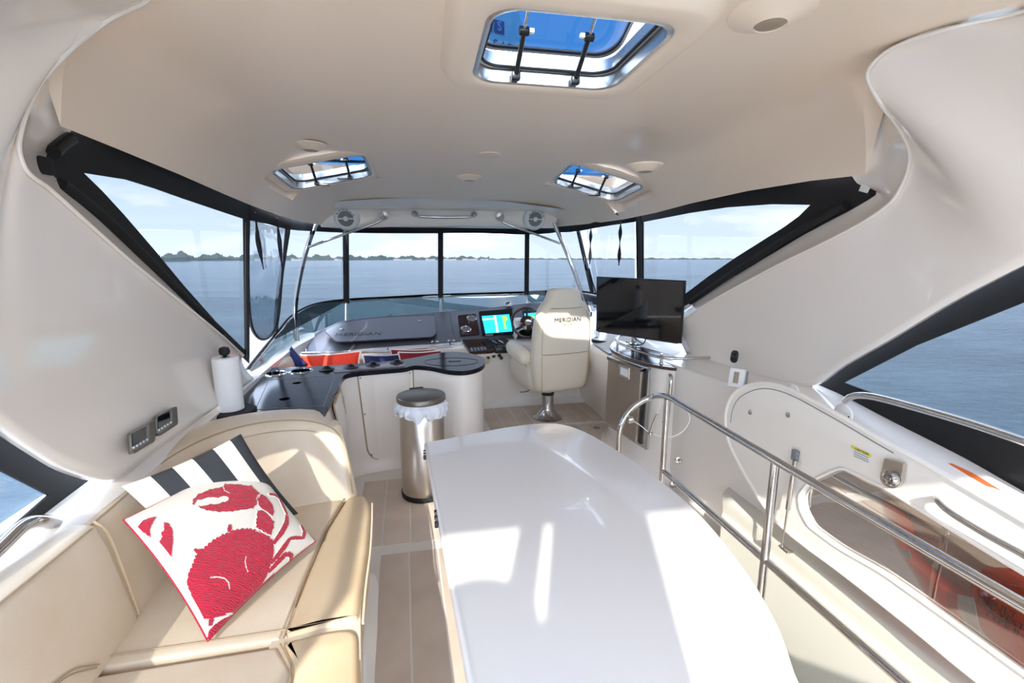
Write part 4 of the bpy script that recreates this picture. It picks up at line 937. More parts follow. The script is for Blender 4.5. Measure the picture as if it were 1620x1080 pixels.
# doors on the aft face
a_, b_ = Vector((*at(563, 588.5, z=CZ)[:2], .5)), Vector((*at(656, 578, z=CZ)[:2], .5))
pb_ = Plane(a_, b_, a_+V(0, 0, .2)); pb_.p = pb_.p-pb_.n*.014
def door(nm, px, parent, pl, r=3, m='gel'):
    q = rounded(px, r); s_ = slab(nm+'_gap', pl.hits(q, .0005), M['seam'], parent, pl, .002); cx0 = sum(p[0] for p in q)/len(q); cy0 = sum(p[1] for p in q)/len(q)
    q2 = [(cx0+(p[0]-cx0)*(1-1.6/max(8, abs(p[0]-cx0))), cy0+(p[1]-cy0)*(1-1.6/max(8, abs(p[1]-cy0)))) for p in q]
    tube(nm+'_seam', pl.hits(q, .009), .0022, M['seam'], parent, seg=6, sm=1, closed=True)
    return slab(nm, pl.hits(q2, .002), M[m], parent, pl, .006)
d_ = door('door', [(565, 593), (654, 584), (657, 719), (592, 727), (581, 716)], bar, pb_, [2, 2, 4, 10, 10])
for q in ((570, 598), (648, 590), (577, 655), (588, 719), (640, 716)): screw('screw', pb_.hit(*q, .010), pb_.n, bar, .005, M['print'])
ps_ = Plane(Vector((*at(519, 659, z=CZ)[:2], .5)), Vector((*at(543, 595, z=CZ)[:2], .5)), Vector((*at(543, 595, z=CZ)[:2], .2))); ps_.p = ps_.p-ps_.n*.012
door('narrow_door', [(527, 640), (538, 612), (559, 705), (553, 752), (541, 700)], bar, ps_, 3)
lathe('ring_latch', [(.026, 0), (.026, .006), (.018, .010), (.015, .004), (0, .004)], M['steel'], bar, ps_.hit(541.5, 632, .004), ps_.fr(), 22)
lathe('drain_cap', [(.022, 0), (.02, .008), (.01, .014), (0, .014)], M['steel'], bar, pb_.hit(622, 728, .004), pb_.fr(), 18)
# paper towel holder
pc = at(369, 653, z=.745); t = thing('paper_towel_holder', 'black paper towel holder with a white roll on the bar', 'paper towel holder', pc)
lathe('base', [(0, 0), (.105, 0), (.105, .012), (.098, .018), (0, .018)], M['rubber'], t, pc, None, 36)
lathe('towel_roll', [(.02, .285), (.055, .285), (.0585, .281), (.0585, .022), (.055, .019), (.02, .019)], M['paper'], t, pc+V(-.008, 0, 0), None, 36)
lathe('rod', [(.008, .018), (.008, .29), (.012, .293), (.022, .30), (.025, .315), (.020, .331), (0, .338)], M['rubber'], t, pc+V(-.008, 0, 0), None, 20)
lathe('side_arm', [(.010, .015), (.009, .09), (.014, .095), (.014, .105), (.009, .112), (0, .113)], M['rubber'], t, pc+V(-.078, -.025, 0), None, 14)
# ================================================================ TRASH BIN
bc = V(-.046, 2.80, .004); t = thing('trash_bin', 'tall round brushed steel trash bin with grey flat lid and white liner', 'bin', bc)
lathe('body', [(.139, .03), (.139, .62), (.136, .624)], M['brushed'], t, bc, None, 48)
lathe('base_ring', [(0, 0), (.143, 0), (.145, .012), (.145, .030), (.138, .034)], M['rubber'], t, bc, None, 40)
ld = lathe('lid', [(.148, .625), (.152, .630), (.152, .652), (.147, .660), (.135, .664), (0, .667)], M['lidmetal'], t, bc, None, 48)
box('lid_hinge', bc+V(-.03, .145, .655), (.09, .02, .022), M['rubber'], t, Rz(.2))
box('pedal', bc+V(.05, -.145, .028), (.05, .05, .02), M['rubber'], t, Rz(-.3), .006)
rnd = random.Random(5); rows = []; ph_ = [rnd.uniform(0, 6.28) for _ in range(8)]
for j in range(11):
    t_j = j/10; r_ = []
    for k in range(96):
        a = 2*PI*k/96; wv = sum(math.sin(a*f+ph_[i]) for i, f in enumerate((2, 5, 9, 14)))/4
        fold = math.sin(a*17+ph_[5]+2*math.sin(a*3+t_j*2))*.006+math.sin(a*29+ph_[6]+t_j*3)*.003
        R0 = .141+.022*math.sin(min(1, t_j*1.1)*PI*.8)+fold*t_j**.5; z_ = .628-(.085+.035*wv)*t_j
        r_.append(V(bc.x+R0*math.cos(a), bc.y+R0*math.sin(a), bc.z+z_))
    rows.append(r_)
sheet('liner_bag', rows, M['bag'], t, 0, 1, 1, closed=True)

# ================================================================ HELM CHAIR (faces forward, turned a little to port)
cc = at(866, 661, z=0.0); cc.z = .004; th = math.radians(12)
ch = thing('helm_chair', 'cream upholstered helm chair on a chrome pedestal', 'chair', cc, rz=th, world=False)
def section(yc, z_, w_, d_, r, k=24, tiltd=0):
    pts = rrect(w_, d_, min(r, w_*.49, d_*.49), k//4); return [V(a, yc+b, z_+tiltd*b) for a, b in pts]
# backrest: stacked rounded sections; local -y is the back
bk = []
for z_, w_, d_, yc in ((.34, .36, .10, -.20), (.35, .46, .16, -.20), (.38, .50, .19, -.205), (.45, .53, .19, -.215), (.55, .55, .18, -.225), (.66, .555, .17, -.235), (.70, .545, .162, -.237), (.72, .55, .165, -.24), (.80, .555, .16, -.245), (.90, .545, .155, -.25), (1.0, .515, .15, -.255), (1.07, .47, .145, -.258), (1.12, .40, .14, -.26), (1.15, .345, .135, -.262), (1.18, .325, .135, -.263), (1.21, .31, .13, -.264), (1.235, .28, .11, -.264), (1.248, .2, .06, -.264)):
    bk.append(section(yc, z_, w_, d_, .065))
sheet('backrest', bk+[[sum(bk[-1], Vector())/len(bk[-1])]*len(bk[-1])], M['chair'], ch, 0, 1, 2, closed=True)
bk = []
for z_, w_, d_, yc in ((.31, .30, .26, .0), (.315, .42, .40, .0), (.34, .50, .50, .01), (.40, .555, .56, .02), (.48, .575, .58, .03), (.53, .575, .58, .03), (.565, .55, .55, .03), (.58, .46, .46, .03)):
    bk.append(section(yc, z_, w_, d_, .12))
sheet('seat', [[sum(bk[0], Vector())/len(bk[0])]*len(bk[0])]+bk+[[sum(bk[-1], Vector())/len(bk[-1])+V(0, 0, .004)]*len(bk[-1])], M['chair'], ch, 0, 1, 2, closed=True)
for s in (-1, 1):
    prof_ = [(-.13, .02), (-.12, .045), (-.08, .055), (.12, .055), (.19, .045), (.205, .02)]
    rows = []
    for yy, hh, wd_ in ((-.19, .02, .02), (-.18, .05, .045), (-.14, .072, .06), (0, .075, .063), (.14, .07, .058), (.20, .045, .042), (.215, .015, .02)):
        rows.append([V(s*.305+wd_*math.cos(a), yy+.0, .66+yy*.12+hh*math.sin(a)) for a in np.linspace(0, 2*PI, 17)[:-1]])
    sheet('armrest', [[sum(rows[0], Vector())/16]*16]+rows+[[sum(rows[-1], Vector())/16]*16], M['chair'], ch, 0, 2, 3, closed=True)
    box('armrest_bracket', V(s*.28, -.12, .60), (.03, .10, .10), M['chair'], ch, None, .012)
for zz, wd_, yy in ((.69, .52, -.323), (1.085, .40, -.333)):
    tube('seam', [V(-wd_/2, yy+.035, zz+.004), V(-wd_/2+.06, yy+.0, zz), V(0, yy-.002, zz-.004), V(wd_/2-.06, yy+.0, zz), V(wd_/2, yy+.035, zz+.004)], .0035, M['seam'], ch, seg=6)
for s in (-1, 1): tube('seam', [V(s*.215, -.300, .36), V(s*.225, -.322, .5), V(s*.23, -.326, .66), V(s*.232, -.332, .8), V(s*.222, -.333, .95), V(s*.19, -.335, 1.06)], .0022, M['seam'], ch, seg=6)
frc = frame_rot((0, -1, .0))
text('lettering', 'MERIDIAN', .050, M['print'], V(.005, -.341, .985), frc, ch, .001, 1.15); text('lettering', 'YACHTS', .022, M['silverp'], V(.005, -.341, .945), frc, ch, .001, 1.3)
lathe('pedestal', [(.14, 0), (.14, .008), (.125, .014), (.115, .022), (.062, .085), (.056, .10), (.056, .235), (.050, .24), (.050, .32)], M['steel'], ch, (0, 0, 0), None, 40)
lathe('pedestal_collar', [(.058, .232), (.060, .236), (.060, .252), (.056, .256)], M['black'], ch, (0, 0, 0), None, 32)
for k in range(6): a = k*PI/3+.3; screw('bolt', V(.125*math.cos(a), .125*math.sin(a), .012), (0, 0, 1), ch, .009)
tube('slide_lever', [V(-.22, -.05, .31), V(-.27, -.08, .31), V(-.33, -.09, .315)], .006, M['steel'], ch)

# ================================================================ STARBOARD CABINET WITH FRIDGE AND TELEVISION
KZ = .80
ko_ = [tuple(at(*p, z=KZ)[:2]) for p in ((991, 532), (977, 536), (966, 545.5), (967, 552), (981, 560), (1011, 571), (1052, 579.5), (1093, 583), (1155, 581.5))]
ko2 = [tuple(v[:2]) for v in crom([V(a, b, 0) for a, b in ko_], 5)]+[(1.90, 2.62), tuple(at(1089, 561, z=KZ)[:2]), tuple(at(1052, 546, z=KZ)[:2]), tuple(at(1028, 538, z=KZ)[:2])]
cab = thing('cabinet', 'curved white cabinet with speckled dark granite top beside the helm', 'cabinet', V(1.65, 3.0, 0))
prism('worktop', ko2, KZ-.022, KZ, M['brown'], cab)
prism('worktop_inlay', offset2(ko2, .03), KZ, KZ+.002, M['granite'], cab)
ki2 = offset2(ko2, .012)
sheet('body', [[V(a, b, KZ-.02) for a, b in ki2], [V(a, b, .10) for a, b in ki2], [V(a, b, .03) for a, b in offset2(ko2, -.01)], [V(a, b, 0) for a, b in offset2(ko2, -.05)]], M['gel'], cab, 0, 1, 1, closed=True)
f0, f1 = Vector((*at(969, 556, z=KZ)[:2], KZ)), Vector((*at(1026, 576, z=KZ)[:2], KZ))
pf = Plane(f0, f1, f0+V(0, 0, -.3)); pf.p = pf.p+pf.n*.012
slab('fridge_surround', pf.hits(rounded([(965, 561), (1032, 583), (1026, 712), (962, 672)], 3), 0), M['alu'], cab, pf, .012)
fd = slab('fridge_door', pf.hits(rounded([(968.5, 568), (1021, 587), (1012, 699), (963, 664)], 2), .012), M['brushed'], cab, pf, .035)
slab('door_top_trim', pf.hits([(968.5, 563), (1024, 582.5), (1021.5, 587), (968.5, 568)], .012), M['steel'], fd, pf, .045)
slab('door_edge_trim', pf.hits([(1021, 587), (1024, 586), (1015, 702), (1012, 699)], .012), M['black'], fd, pf, .012)
lb = slab('latch_frame', pf.hits([(979.5, 575), (995.5, 581.5), (995, 600), (979.5, 593)], .047), M['alu'], fd, pf, .004)
slab('latch_recess', pf.hits([(982, 580), (993.5, 584.5), (993, 596.5), (982, 591.5)], .050), M['white'], fd, pf, .003)
# small guard rail round the top
gr_px = [(975, 536), (977, 541), (992, 548), (1015, 557), (1046, 565), (1080, 567), (1112, 566), (1140, 564)]
t = thing('guard_rail', 'low stainless guard rail round the cabinet top under the television', 'handrail', at(1046, 577, z=KZ))
gp = [at(1005, 529, z=KZ+.07), at(986, 530, z=KZ+.07)]+AT(gr_px, z=KZ+.07)
tube('rail', gp, .010, M['steel'], t, sm=5)
for q in ((977, 549), (1046, 575), (1131, 577)): p = at(*q, z=KZ); tube('stanchion', [p, V(p.x, p.y, KZ+.07)], .009, M['steel'], t, sm=1); lathe('foot', [(.016, 0), (.015, .005), (.01, .008)], M['steel'], t, p, None, 16)
# television
tl, tr_, br_, bl_ = at(946, 437, y=3.38), at(1086, 443.5, y=2.86), at(1078.5, 543, y=2.86), at(945, 523, y=3.38)
# level the set: use left and right edge mid positions
ctr = (tl+tr_+br_+bl_)/4; ptv = Plane(bl_, br_, tl)
t = thing('television', 'black flat television standing on the granite cabinet top', 'television', V(ctr.x, ctr.y, KZ))
q = [tl, tr_, br_, bl_]
slab('bezel', q, M['black'], t, ptv, .02)
slab('back_shell', [ctr+(p-ctr)*.9-ptv.n*.04 for p in q], M['black'], t, ptv, .045)
slab('screen', [ctr+(p-ctr)*V(.965, .965, .95) for p in [p_+ptv.n*.019 for p_ in q]] if False else [ctr+(p-ctr)*.965+ptv.n*.0195 for p in q], M['screen'], t, ptv, .002)
mb = bl_.lerp(br_, .46); tube('edge_strip', [bl_.lerp(br_, .03)+ptv.n*.022, br_.lerp(bl_, .03)+ptv.n*.022], .004, M['print'], t, sm=1); nk = at(1003, 545, z=KZ)
lathe('neck', [(.055, 0), (.055, .008), (.022, .014), (.02, .16)], M['steel'], t, nk, None, 24)
box('neck_bracket', V(nk.x, nk.y, KZ+.15)-ptv.n*.0, (.12, .05, .10), M['black'], t, Rz(-.6), .006)
tube('cable', [nk+V(.05, -.02, .13), nk+V(.07, -.06, .07), nk+V(.03, -.09, .02), nk+V(-.05, -.07, .016), nk+V(-.08, -.02, .03)], .005, M['black'], t, seg=6)
tube('cable', [nk+V(-.03, -.02, .12), nk+V(-.03, -.07, .07), nk+V(.02, -.09, .03), nk+V(.07, -.06, .016)], .005, M['black'], t, seg=6)
# vertical handle on the cabinet
a, b = at(1059, 596, y=2.66), at(1051, 668, y=2.66)
t = grab('grab_bar', 'vertical stainless grab handle on the white cabinet side', [a+V(.02, .05, .01), a+V(0, -.02, 0), a.lerp(b, .5)+V(0, -.03, 0), b+V(0, -.02, 0), b+V(.02, .05, -.01)], .013)
for q, n_ in (((1073, 728), 'a'), ((1065, 766), 'b')): 
    p = at(*q, y=2.50); lathe('drain_fitting', [(.024, 0), (.024, .005), (.014, .010), (0, .010)], M['steel'], cab, p, frame_rot((-.3, -1, 0)), 18)
# side deck between cabinet and dash: white ledge with black speaker-like pad
sd = thing('side_ledge', 'white side ledge between the dash and the cabinet', 'ledge', V(1.7, 4.1, 0))
sheet('ledge', [[V(1.95, 4.9, .98), V(1.95, 4.3, .97), V(1.96, 3.6, .96), V(1.95, 2.9, .94)], [V(1.70, 4.8, .80), V(1.66, 4.3, .79), V(1.60, 3.7, .78), V(1.72, 3.0, .77)], [V(1.50, 4.7, .73), V(1.47, 4.3, .73), V(1.44, 3.8, .73), V(1.50, 3.3, .73)], [V(1.47, 4.7, .70), V(1.44, 4.3, .70), V(1.41, 3.8, .70), V(1.47, 3.3, .70)], [V(1.60, 4.7, 0), V(1.63, 4.3, 0), V(1.62, 3.8, 0), V(1.60, 3.3, 0)]], M['gel'], sd, 0, 4, 3)
p = at(958, 540, z=.75); lathe('round_grille', [(.13, 0), (.13, .02), (.12, .026), (.10, .018), (0, .016)], M['black'], sd, p, None, 32)
prism('dark_panel', [(1.45, 3.42), (1.58, 3.38), (1.62, 3.75), (1.47, 3.8)], .735, .742, M['greyvinyl'], sd)

# ================================================================ TABLE
tp = [tuple(at(*p, z=.70)[:2]) for p in ((671, 699), (740, 685.5), (800, 674.5), (850, 668.5), (885, 669), (925, 681), (1000, 725), (1060, 769), (1112, 815), (1180, 898), (1232, 985), (1259, 1060))]
tps = [tuple(v[:2]) for v in crom([V(a, b, 0) for a, b in tp[2:]], 5)]
tout = [tp[0], tp[1]]+tps+[(.60, .42), (.46, .30), (.28, .26), (.115, .26), (.090, .30)]
tout = [tout[0]]+tout[1:]
tb = thing('table', 'large white fibreglass dinette table with a curved starboard edge', 'table', V(.42, 1.2, 0))
prism('table_top', tout, .655, .70, M['table'], tb, bev=.014)
sheet('rim', [[V(a, b, .662) for a, b in tout], [V(a, b, .650) for a, b in offset2(tout, .004)], [V(a, b, .640) for a, b in offset2(tout, .03)], [V(a, b, .655) for a, b in offset2(tout, .05)]], M['table'], tb, 0, 1, 1, closed=True)
lathe('pedestal', [(.19, .0035), (.19, .012), (.16, .03), (.06, .06), (.05, .08), (.05, .60), (.13, .63), (.13, .65)], M['steel'], tb, (.42, 1.25, 0), None, 36)
pe = Plane(Vector((tout[0][0], tout[0][1], .68)), Vector((tout[-1][0], tout[-1][1], .68)), Vector((tout[0][0], tout[0][1], .5)))
for y_, ln in ((1.86, .07), (1.36, .085)):
    xx = np.interp(y_, [.3, 1.938], [tout[-1][0], tout[0][0]])
    for k in range(5): box('hinge', V(xx-.004, y_-ln/2+ln*(k+.5)/5, .678), (.012, ln/5*.86, .018), M['steel'] if k % 2 else M['print'], tb, None, .003)

# ================================================================ RAILING BY THE STAIRWELL
rt = thing('stair_railing', 'stainless guard railing along the companionway opening', 'railing', V(1.1, 1.2, 0))
rp0 = at(980, 735, y=2.03); rp0b = V(rp0.x, 2.03, 0.004)
pts = [rp0b, V(rp0.x, 2.03, .35), at(979, 700, y=2.03), at(983, 672, y=2.03), at(1000, 646, y=2.03), at(1030, 628, y=2.01), at(1054, 627, x=1.10), at(1078, 640, x=1.10), V(1.10, 1.2, .855), V(1.10, .5, .85), V(1.10, -.5, .85)]
tube('top_rail', pts, .0135, M['steel'], rt, seg=16, sm=8)
tube('middle_rail', [V(1.10, 1.87, .495), V(1.10, 1.2, .495), V(1.10, .4, .495), V(1.10, -.5, .495)], .0115, M['steel'], rt, seg=14, sm=3)
for q in (V(1.10, 1.88, .004), V(1.10, 1.20, .004)):
    tube('post', [q, q+V(0, 0, .45), q+V(0, 0, .848)], .0135, M['steel'], rt, seg=16); lathe('post_foot', [(.035, 0), (.035, .005), (.02, .012), (.014, .03)], M['steel'], rt, q, None, 24)
lathe('post_foot', [(.035, 0), (.035, .005), (.02, .012), (.014, .03)], M['steel'], rt, rp0b, None, 24)
box('post_block', V(1.135, 1.15, .38), (.05, .06, .05), M['mold'], rt, None, .01) if False else None
# lanyard with snap hook
a = at(997, 663, y=2.02); t = thing('lanyard', 'thin white cable with chrome snap hook looped on the railing', 'cable', a)
tube('cable', [a, at(1012, 672, y=2.0), at(1030, 685, y=1.98), at(1060, 691, y=1.96), at(1080, 682, y=1.95), at(1091, 664, y=1.94), at(1085, 645, y=1.93), at(1066, 634, y=1.92), at(1048, 640, y=1.93), at(1038, 658, y=1.95), at(1030, 682, y=1.97)], .0022, M['white'], t, seg=6)
tube('snap_hook', [at(1040, 655, y=1.94), at(1034, 668, y=1.95), at(1029, 684, y=1.96)], .006, M['steel'], t); lathe('hook_end', [(0, -.012), (.011, -.006), (.011, .006), (0, .012)], M['steel'], t, at(1029, 685, y=1.96), None, 14)
lathe('clamp', [(.018, -.012), (.02, 0), (.018, .012)], M['steel'], t, a, frame_rot((1, 0, .3)), 16)

# ================================================================ COMPANIONWAY LID STANDING AGAINST THE STARBOARD SIDE
XL = 1.475
def rp2(px, x=XL): return [at(a, b, x=x) for a, b in px]
lo_px = [(1151, 668), (1153, 645), (1163, 624), (1182, 611), (1210, 606), (1240, 611), (1270, 624), (1330, 656), (1400, 697), (1440, 718), (1520, 763), (1620, 820), (1800, 925), (2100, 1100), (2050, 1400), (1700, 1180), (1560, 1082), (1440, 985), (1330, 900), (1262, 850), (1225, 815), (1195, 772), (1168, 724), (1155, 694)]
wh_px = rounded([(1268, 782), (1283, 762), (1335, 738), (1400, 768), (1500, 830), (1620, 903), (1800, 1010), (1800, 1190), (1620, 1062), (1500, 975), (1400, 905), (1330, 866), (1284, 832), (1270, 805)], [8, 8, 12, 20, 20, 20, 20, 20, 20, 20, 20, 20, 10, 10])
lid = thing('companionway_lid', 'white companionway lid with smoked window standing against the starboard side', 'hatch', V(XL, 1.2, .3))
LO = crom(rp2(lo_px), 3, True); WH = rp2(wh_px)
plate('panel', LO, M['mold'], lid, [WH], .022)
tube('rim_bead', [p+V(-.012, 0, 0) for p in LO], .008, M['mold'], lid, seg=8, sm=1, closed=True)
cen = sum(LO, Vector())/len(LO)
tube('seal_groove', crom([p+V(-.011, 0, 0) for p in rp2([(1159, 668), (1162, 648), (1172, 630), (1190, 619), (1212, 614), (1240, 619), (1270, 632), (1330, 665), (1390, 700), (1418, 716)])], 3), .0022, M['vent'], lid, seg=6, sm=1)
tube('window_bead', [p+V(-.012, 0, 0) for p in WH], .006, M['gel'], lid, seg=8, sm=1, closed=True)
plate('smoked_window', [p+V(.004, 0, 0) for p in WH], M['acry'], lid, (), 0)
nx = V(-1, 0, 0)
for q in ((1187, 652), (1247, 656)): lathe('bolt_cap', [(.011, 0), (.011, .003), (.006, .006), (0, .006)], M['steel'], lid, at(*q, x=XL-.012), frame_rot(nx), 16)
pl = Plane(V(XL-.012, 0, 0), V(XL-.012, 1, 0), V(XL-.012, 0, 1))
stk = slab('caution_label', pl.hits([(1346, 703), (1379, 719), (1377, 731), (1346, 715)], 0), M['white'], lid, pl, .001)
slab('label_band', pl.hits([(1347, 703.5), (1378.5, 719), (1378, 723.5), (1347, 708)], .001), M['yellow'], lid, pl, .001)
frl = frame_rot(nx); text('lettering', 'CAUTION', .011, M['print'], pl.hit(1363, 714, .003), frl, lid, .0003)
for k in range(3): c0 = pl.hit(1362, 717+k*3.6+1.5, .002); box('print_line', c0, (.055, .0022, .0004), M['vent'], lid, frl, 0)
la = slab('latch_plate', pl.hits(rounded([(1404, 724), (1434, 732), (1430, 764), (1420, 773), (1404, 768), (1396, 757)], [3, 3, 6, 8, 8, 6]), .004), M['brushed'], lid, pl, .012)
lathe('latch_lock', [(.024, 0), (.024, .012), (.018, .018), (.016, .014), (0, .014)], M['steel'], lid, pl.hit(1412, 756, .018), frl, 28)
lathe('latch_ring', [(.009, .016), (.009, .024), (0, .025)], M['steel'], lid, pl.hit(1412, 756, .018), frl, 14)
tube('lid_handle', [pl.hit(1481, 789, 0), pl.hit(1484, 793, .022), pl.hit(1500, 808, .034), pl.hit(1560, 845, .034), pl.hit(1620, 878, .034), pl.hit(1700, 925, .034)], .009, M['steel'], lid)
sa, sb = pl.hit(1258, 728, .03), at(1237, 866, x=XL-.05)
gs = tube('gas_strut', [sa, sa.lerp(sb, .55)], .009, M['steel'], lid, sm=1, seg=14); tube('strut_rod', [sa.lerp(sb, .55), sb], .0045, M['steel'], gs, sm=1); gs.children[0].location = (0, 0, 0)
box('strut_bracket', pl.hit(1258, 720, .008), (.028, .045, .016), M['vent'], lid, frl, .003)
box('strut_foot', at(1243, 868, x=XL-.04), (.03, .05, .012), M['steel'], lid, None, .003)
# life vests stowed behind the smoked window
def vest(label, pxs, strap_px, x0, txt=None):
    P_ = [at(a, b, x=x0) for a, b in pxs]; c = sum(P_, Vector())/len(P_); t = thing('life_vest', label, 'life vest', c, 'life vests behind the smoked window')
    n = len(P_); r1 = [c+(p-c)*1.0+V(.01, 0, 0) for p in P_]; r2 = [c+(p-c)*.97+V(-.012, 0, 0) for p in P_]; r3 = [c+(p-c)*.85+V(-.026, 0, 0) for p in P_]
    sheet('foam_panel', [[p+V(.03, 0, 0) for p in P_], r1, r2, r3, [c+V(-.03, 0, 0)]*n], M['vest'], t, 0, 3, 3, closed=True)
    plate('reflective_band', [at(a, b, x=x0-.034) for a, b in strap_px], M['tape'], t, (), .004)
    if txt:
        for i, s_ in enumerate(txt): text('lettering', s_, .026, M['print'], at(1578+3*i, 958+i*13, x=x0-.036), frame_rot((-1, 0, 0)), t)
vest('orange life vest with grey reflective band, the forward one behind the window', [(1366, 790), (1400, 800), (1432, 830), (1440, 870), (1470, 905), (1515, 940), (1520, 985), (1480, 975), (1430, 935), (1385, 890), (1366, 840)], [(1366, 862), (1438, 870), (1442, 884), (1380, 884)], 1.545)
vest('orange life vest with black print, the aft one behind the window', [(1545, 905), (1580, 900), (1620, 915), (1670, 950), (1700, 1010), (1680, 1070), (1640, 1065), (1590, 1030), (1555, 990), (1540, 945)], [(1515, 940), (1540, 945), (1552, 1005), (1530, 990), (1516, 962)], 1.545, ['ADULT', 'LIFE VEST', 'TYPE II'])
# small fittings on the starboard side
b0 = at(1166, 598, x=1.60); t = thing('instrument_box', 'small white plastic bracket box on the side of the coaming', 'box', b0)
bf = frame_rot((-1, -.75, .35)); box('housing', b0, (.075, .10, .035), M['white'], t, bf, .006); box('window', b0+bf @ V(0, .002, .018), (.026, .060, .004), M['lens'], t, bf, .001); box('backplate', b0-bf @ V(-.01, 0, .02), (.07, .09, .02), M['vent'], t, bf, .003)
s0 = at(1163, 564, x=1.735); t = thing('power_socket', 'black oval socket cover on the starboard arch', 'socket', s0)
sf = frame_rot((-1, 0, .12)); me_ = prism('cover', rrect(.052, .072, .024, 6), 0, .012, M['black'], t, bev=.003, xf=Matrix.Translation(s0) @ sf.to_4x4())
for k in (-1, 1): box('flap', s0+sf @ V(0, k*.014, .014), (.03, .012, .006), M['rubber'], t, sf, .002)
for px, py, lb in ((1254, 622, 'white round fitting low on the coaming under the starboard window corner'), (1335, 655, 'white round fitting on the coaming aft of the other, beside the grab rail')):
    p = at(px, py, x=1.595); t = thing('deck_fitting', lb, 'fitting', p); lathe('disc', [(.04, 0), (.04, .006), (.034, .010), (0, .011)], M['white'], t, p, frame_rot((-1, 0, 0)), 28)
    for k in (-1, 1): screw('screw', p+V(-.009, k*.03, 0), (-1, 0, 0), t, .004, M['print'])
dpts = [at(a, b, x=1.6) for a, b in ((1492, 737), (1515, 737), (1545, 752), (1592, 780), (1560, 770), (1520, 752))]
t = grab('grab_rail', 'long stainless grab rail beneath the lower starboard curtain', [at(1337, 634, x=1.80), at(1345, 628, x=1.785), at(1360, 625, x=1.775), at(1385, 628, x=1.77), at(1440, 642, x=1.77), at(1530, 668, x=1.77), at(1620, 698, x=1.77), at(1720, 735, x=1.77), at(1900, 800, x=1.77)], .0145)
t = grab('grab_rail', 'thick stainless grab rail beneath the lower port curtain', [at(97, 833, x=-1.045), at(78, 826, x=-1.03), at(55, 825, x=-1.02), at(35, 833, x=-1.02), at(0, 866, x=-1.02), at(-80, 940, x=-1.02), at(-200, 1060, x=-1.02)], .017)
# curved decal on the coaming top
dl = plate('accent_decal', [at(a, b, x=1.8)+V(-.02, 0, .012) for a, b in ((1490, 737), (1512, 737), (1545, 752), (1592, 781), (1555, 768), (1518, 753))], M['decal'], None, (), .001); info(dl, 'curved orange decal on the white starboard coaming', 'decal')

# ================================================================ CONTROL PANELS ON THE PORT ARCH
pm = Plane(at(202, 720, x=-.985), at(275, 672, x=-.995), at(236, 668, x=-1.0))
for i, (q, lb) in enumerate((([(201, 686), (237, 667), (238, 699), (203, 720)], 'bronze framed stereo remote nearer the sofa corner'), ([(243, 659), (273, 643), (275, 672), (244, 692)], 'bronze framed stereo remote nearer the bar'))):
    c = sum(pm.hits(q), Vector())/4; t = thing('control_panel', lb, 'control panel', c, 'control panels on the port arch')
    sh = lambda k, dy=0: [(sum(a for a, b in q)/4+(a-sum(a for a, b in q)/4)*k, sum(b for a, b in q)/4+(b-sum(b for a, b in q)/4)*k+dy) for a, b in q]
    slab('frame', pm.hits(rounded(sh(1), 4), 0), M['bronze'], t, pm, .016); slab('face', pm.hits(rounded(sh(.82), 3), .016), M['vent'], t, pm, .004)
    s4 = sh(.62, -3); slab('screen', pm.hits(s4, .02), M['screen'], t, pm, .002)
    for k in range(5):
        a = q[3]; b = q[2]; f_ = .22+.15*k; xx = a[0]+(b[0]-a[0])*f_; yy = a[1]+(b[1]-a[1])*f_-7.5; lathe('button', [(.0045, 0), (.004, .003), (0, .003)], M['white'], t, pm.hit(xx, yy, .02), frame_rot(pm.n), 10)

# ================================================================ SOFA
sf_ = thing('sofa', 'cream vinyl corner sofa along the port side', 'sofa', V(-.6, 1.2, 0))
SZ = .44
def cushion(name, outline, z0, z1, m, r=.03, bow=0, seamoff=.028):
    o_ = prism(name, outline, z0, z1, M[m], sf_, bev=r); s_ = offset2(outline, seamoff)
    return o_
# seat cushions
co_ = [(-.92, 1.225), (-.92, 1.56), (-.80, 1.86), (-.62, 1.96), (-.37, 2.0), (-.415, 1.70), (-.432, 1.45), (-.44, 1.215)]
cushion('seat_cushion', [(-.93, 1.21), (-.93, 1.6), (-.82, 1.9), (-.62, 2.0), (-.385, 2.02), (-.42, 1.75), (-.432, 1.45), (-.438, 1.225)], .32, SZ, 'leather', .016)
cushion('seat_bolster', rounded([(-.432, 1.225), (-.425, 1.5), (-.415, 1.75), (-.375, 2.0), (-.30, 2.02), (-.262, 1.9), (-.242, 1.6), (-.235, 1.4), (-.225, 1.245), (-.33, 1.245)], [.01, .02, .02, .02, .05, .06, .02, .02, .03, .02]), .30, SZ+.006, 'leather2', .022)
cushion('seat_cushion', [(-.93, -.6), (-.93, 1.19), (-.436, 1.20), (-.37, 1.1), (-.37, -.6)], .32, SZ, 'leather', .016)
cushion('seat_bolster', rounded([(-.366, -.6), (-.366, 1.09), (-.43, 1.205), (-.33, 1.225), (-.222, 1.225), (-.19, 1.0), (-.17, .6), (-.17, -.6)], [0, .04, .02, .03, .05, .02, .02, 0]), .30, SZ+.006, 'leather2', .022)
for pts_ in (([(-.425, 1.215), (-.43, 1.45), (-.418, 1.74), (-.385, 1.99)]), ([(-.93, 1.245), (-.44, 1.25), (-.235, 1.265)]), ([(-.37, -.5), (-.37, 1.08), (-.43, 1.2)])):
    tube('seam', [V(a, b, SZ+.004) for a, b in pts_], .0025, M['seam'], sf_, seg=6, sm=3)
tube('piping', [V(a, b, SZ-.012) for a, b in ((-.262, 1.95), (-.247, 1.8), (-.232, 1.6), (-.225, 1.4), (-.215, 1.25))], .004, M['leather'], sf_, seg=8)
prism('corner_filler', [(-.46, 1.12), (-.205, 1.12), (-.235, 1.35), (-.46, 1.35)], .3, .432, M['leather'], sf_)
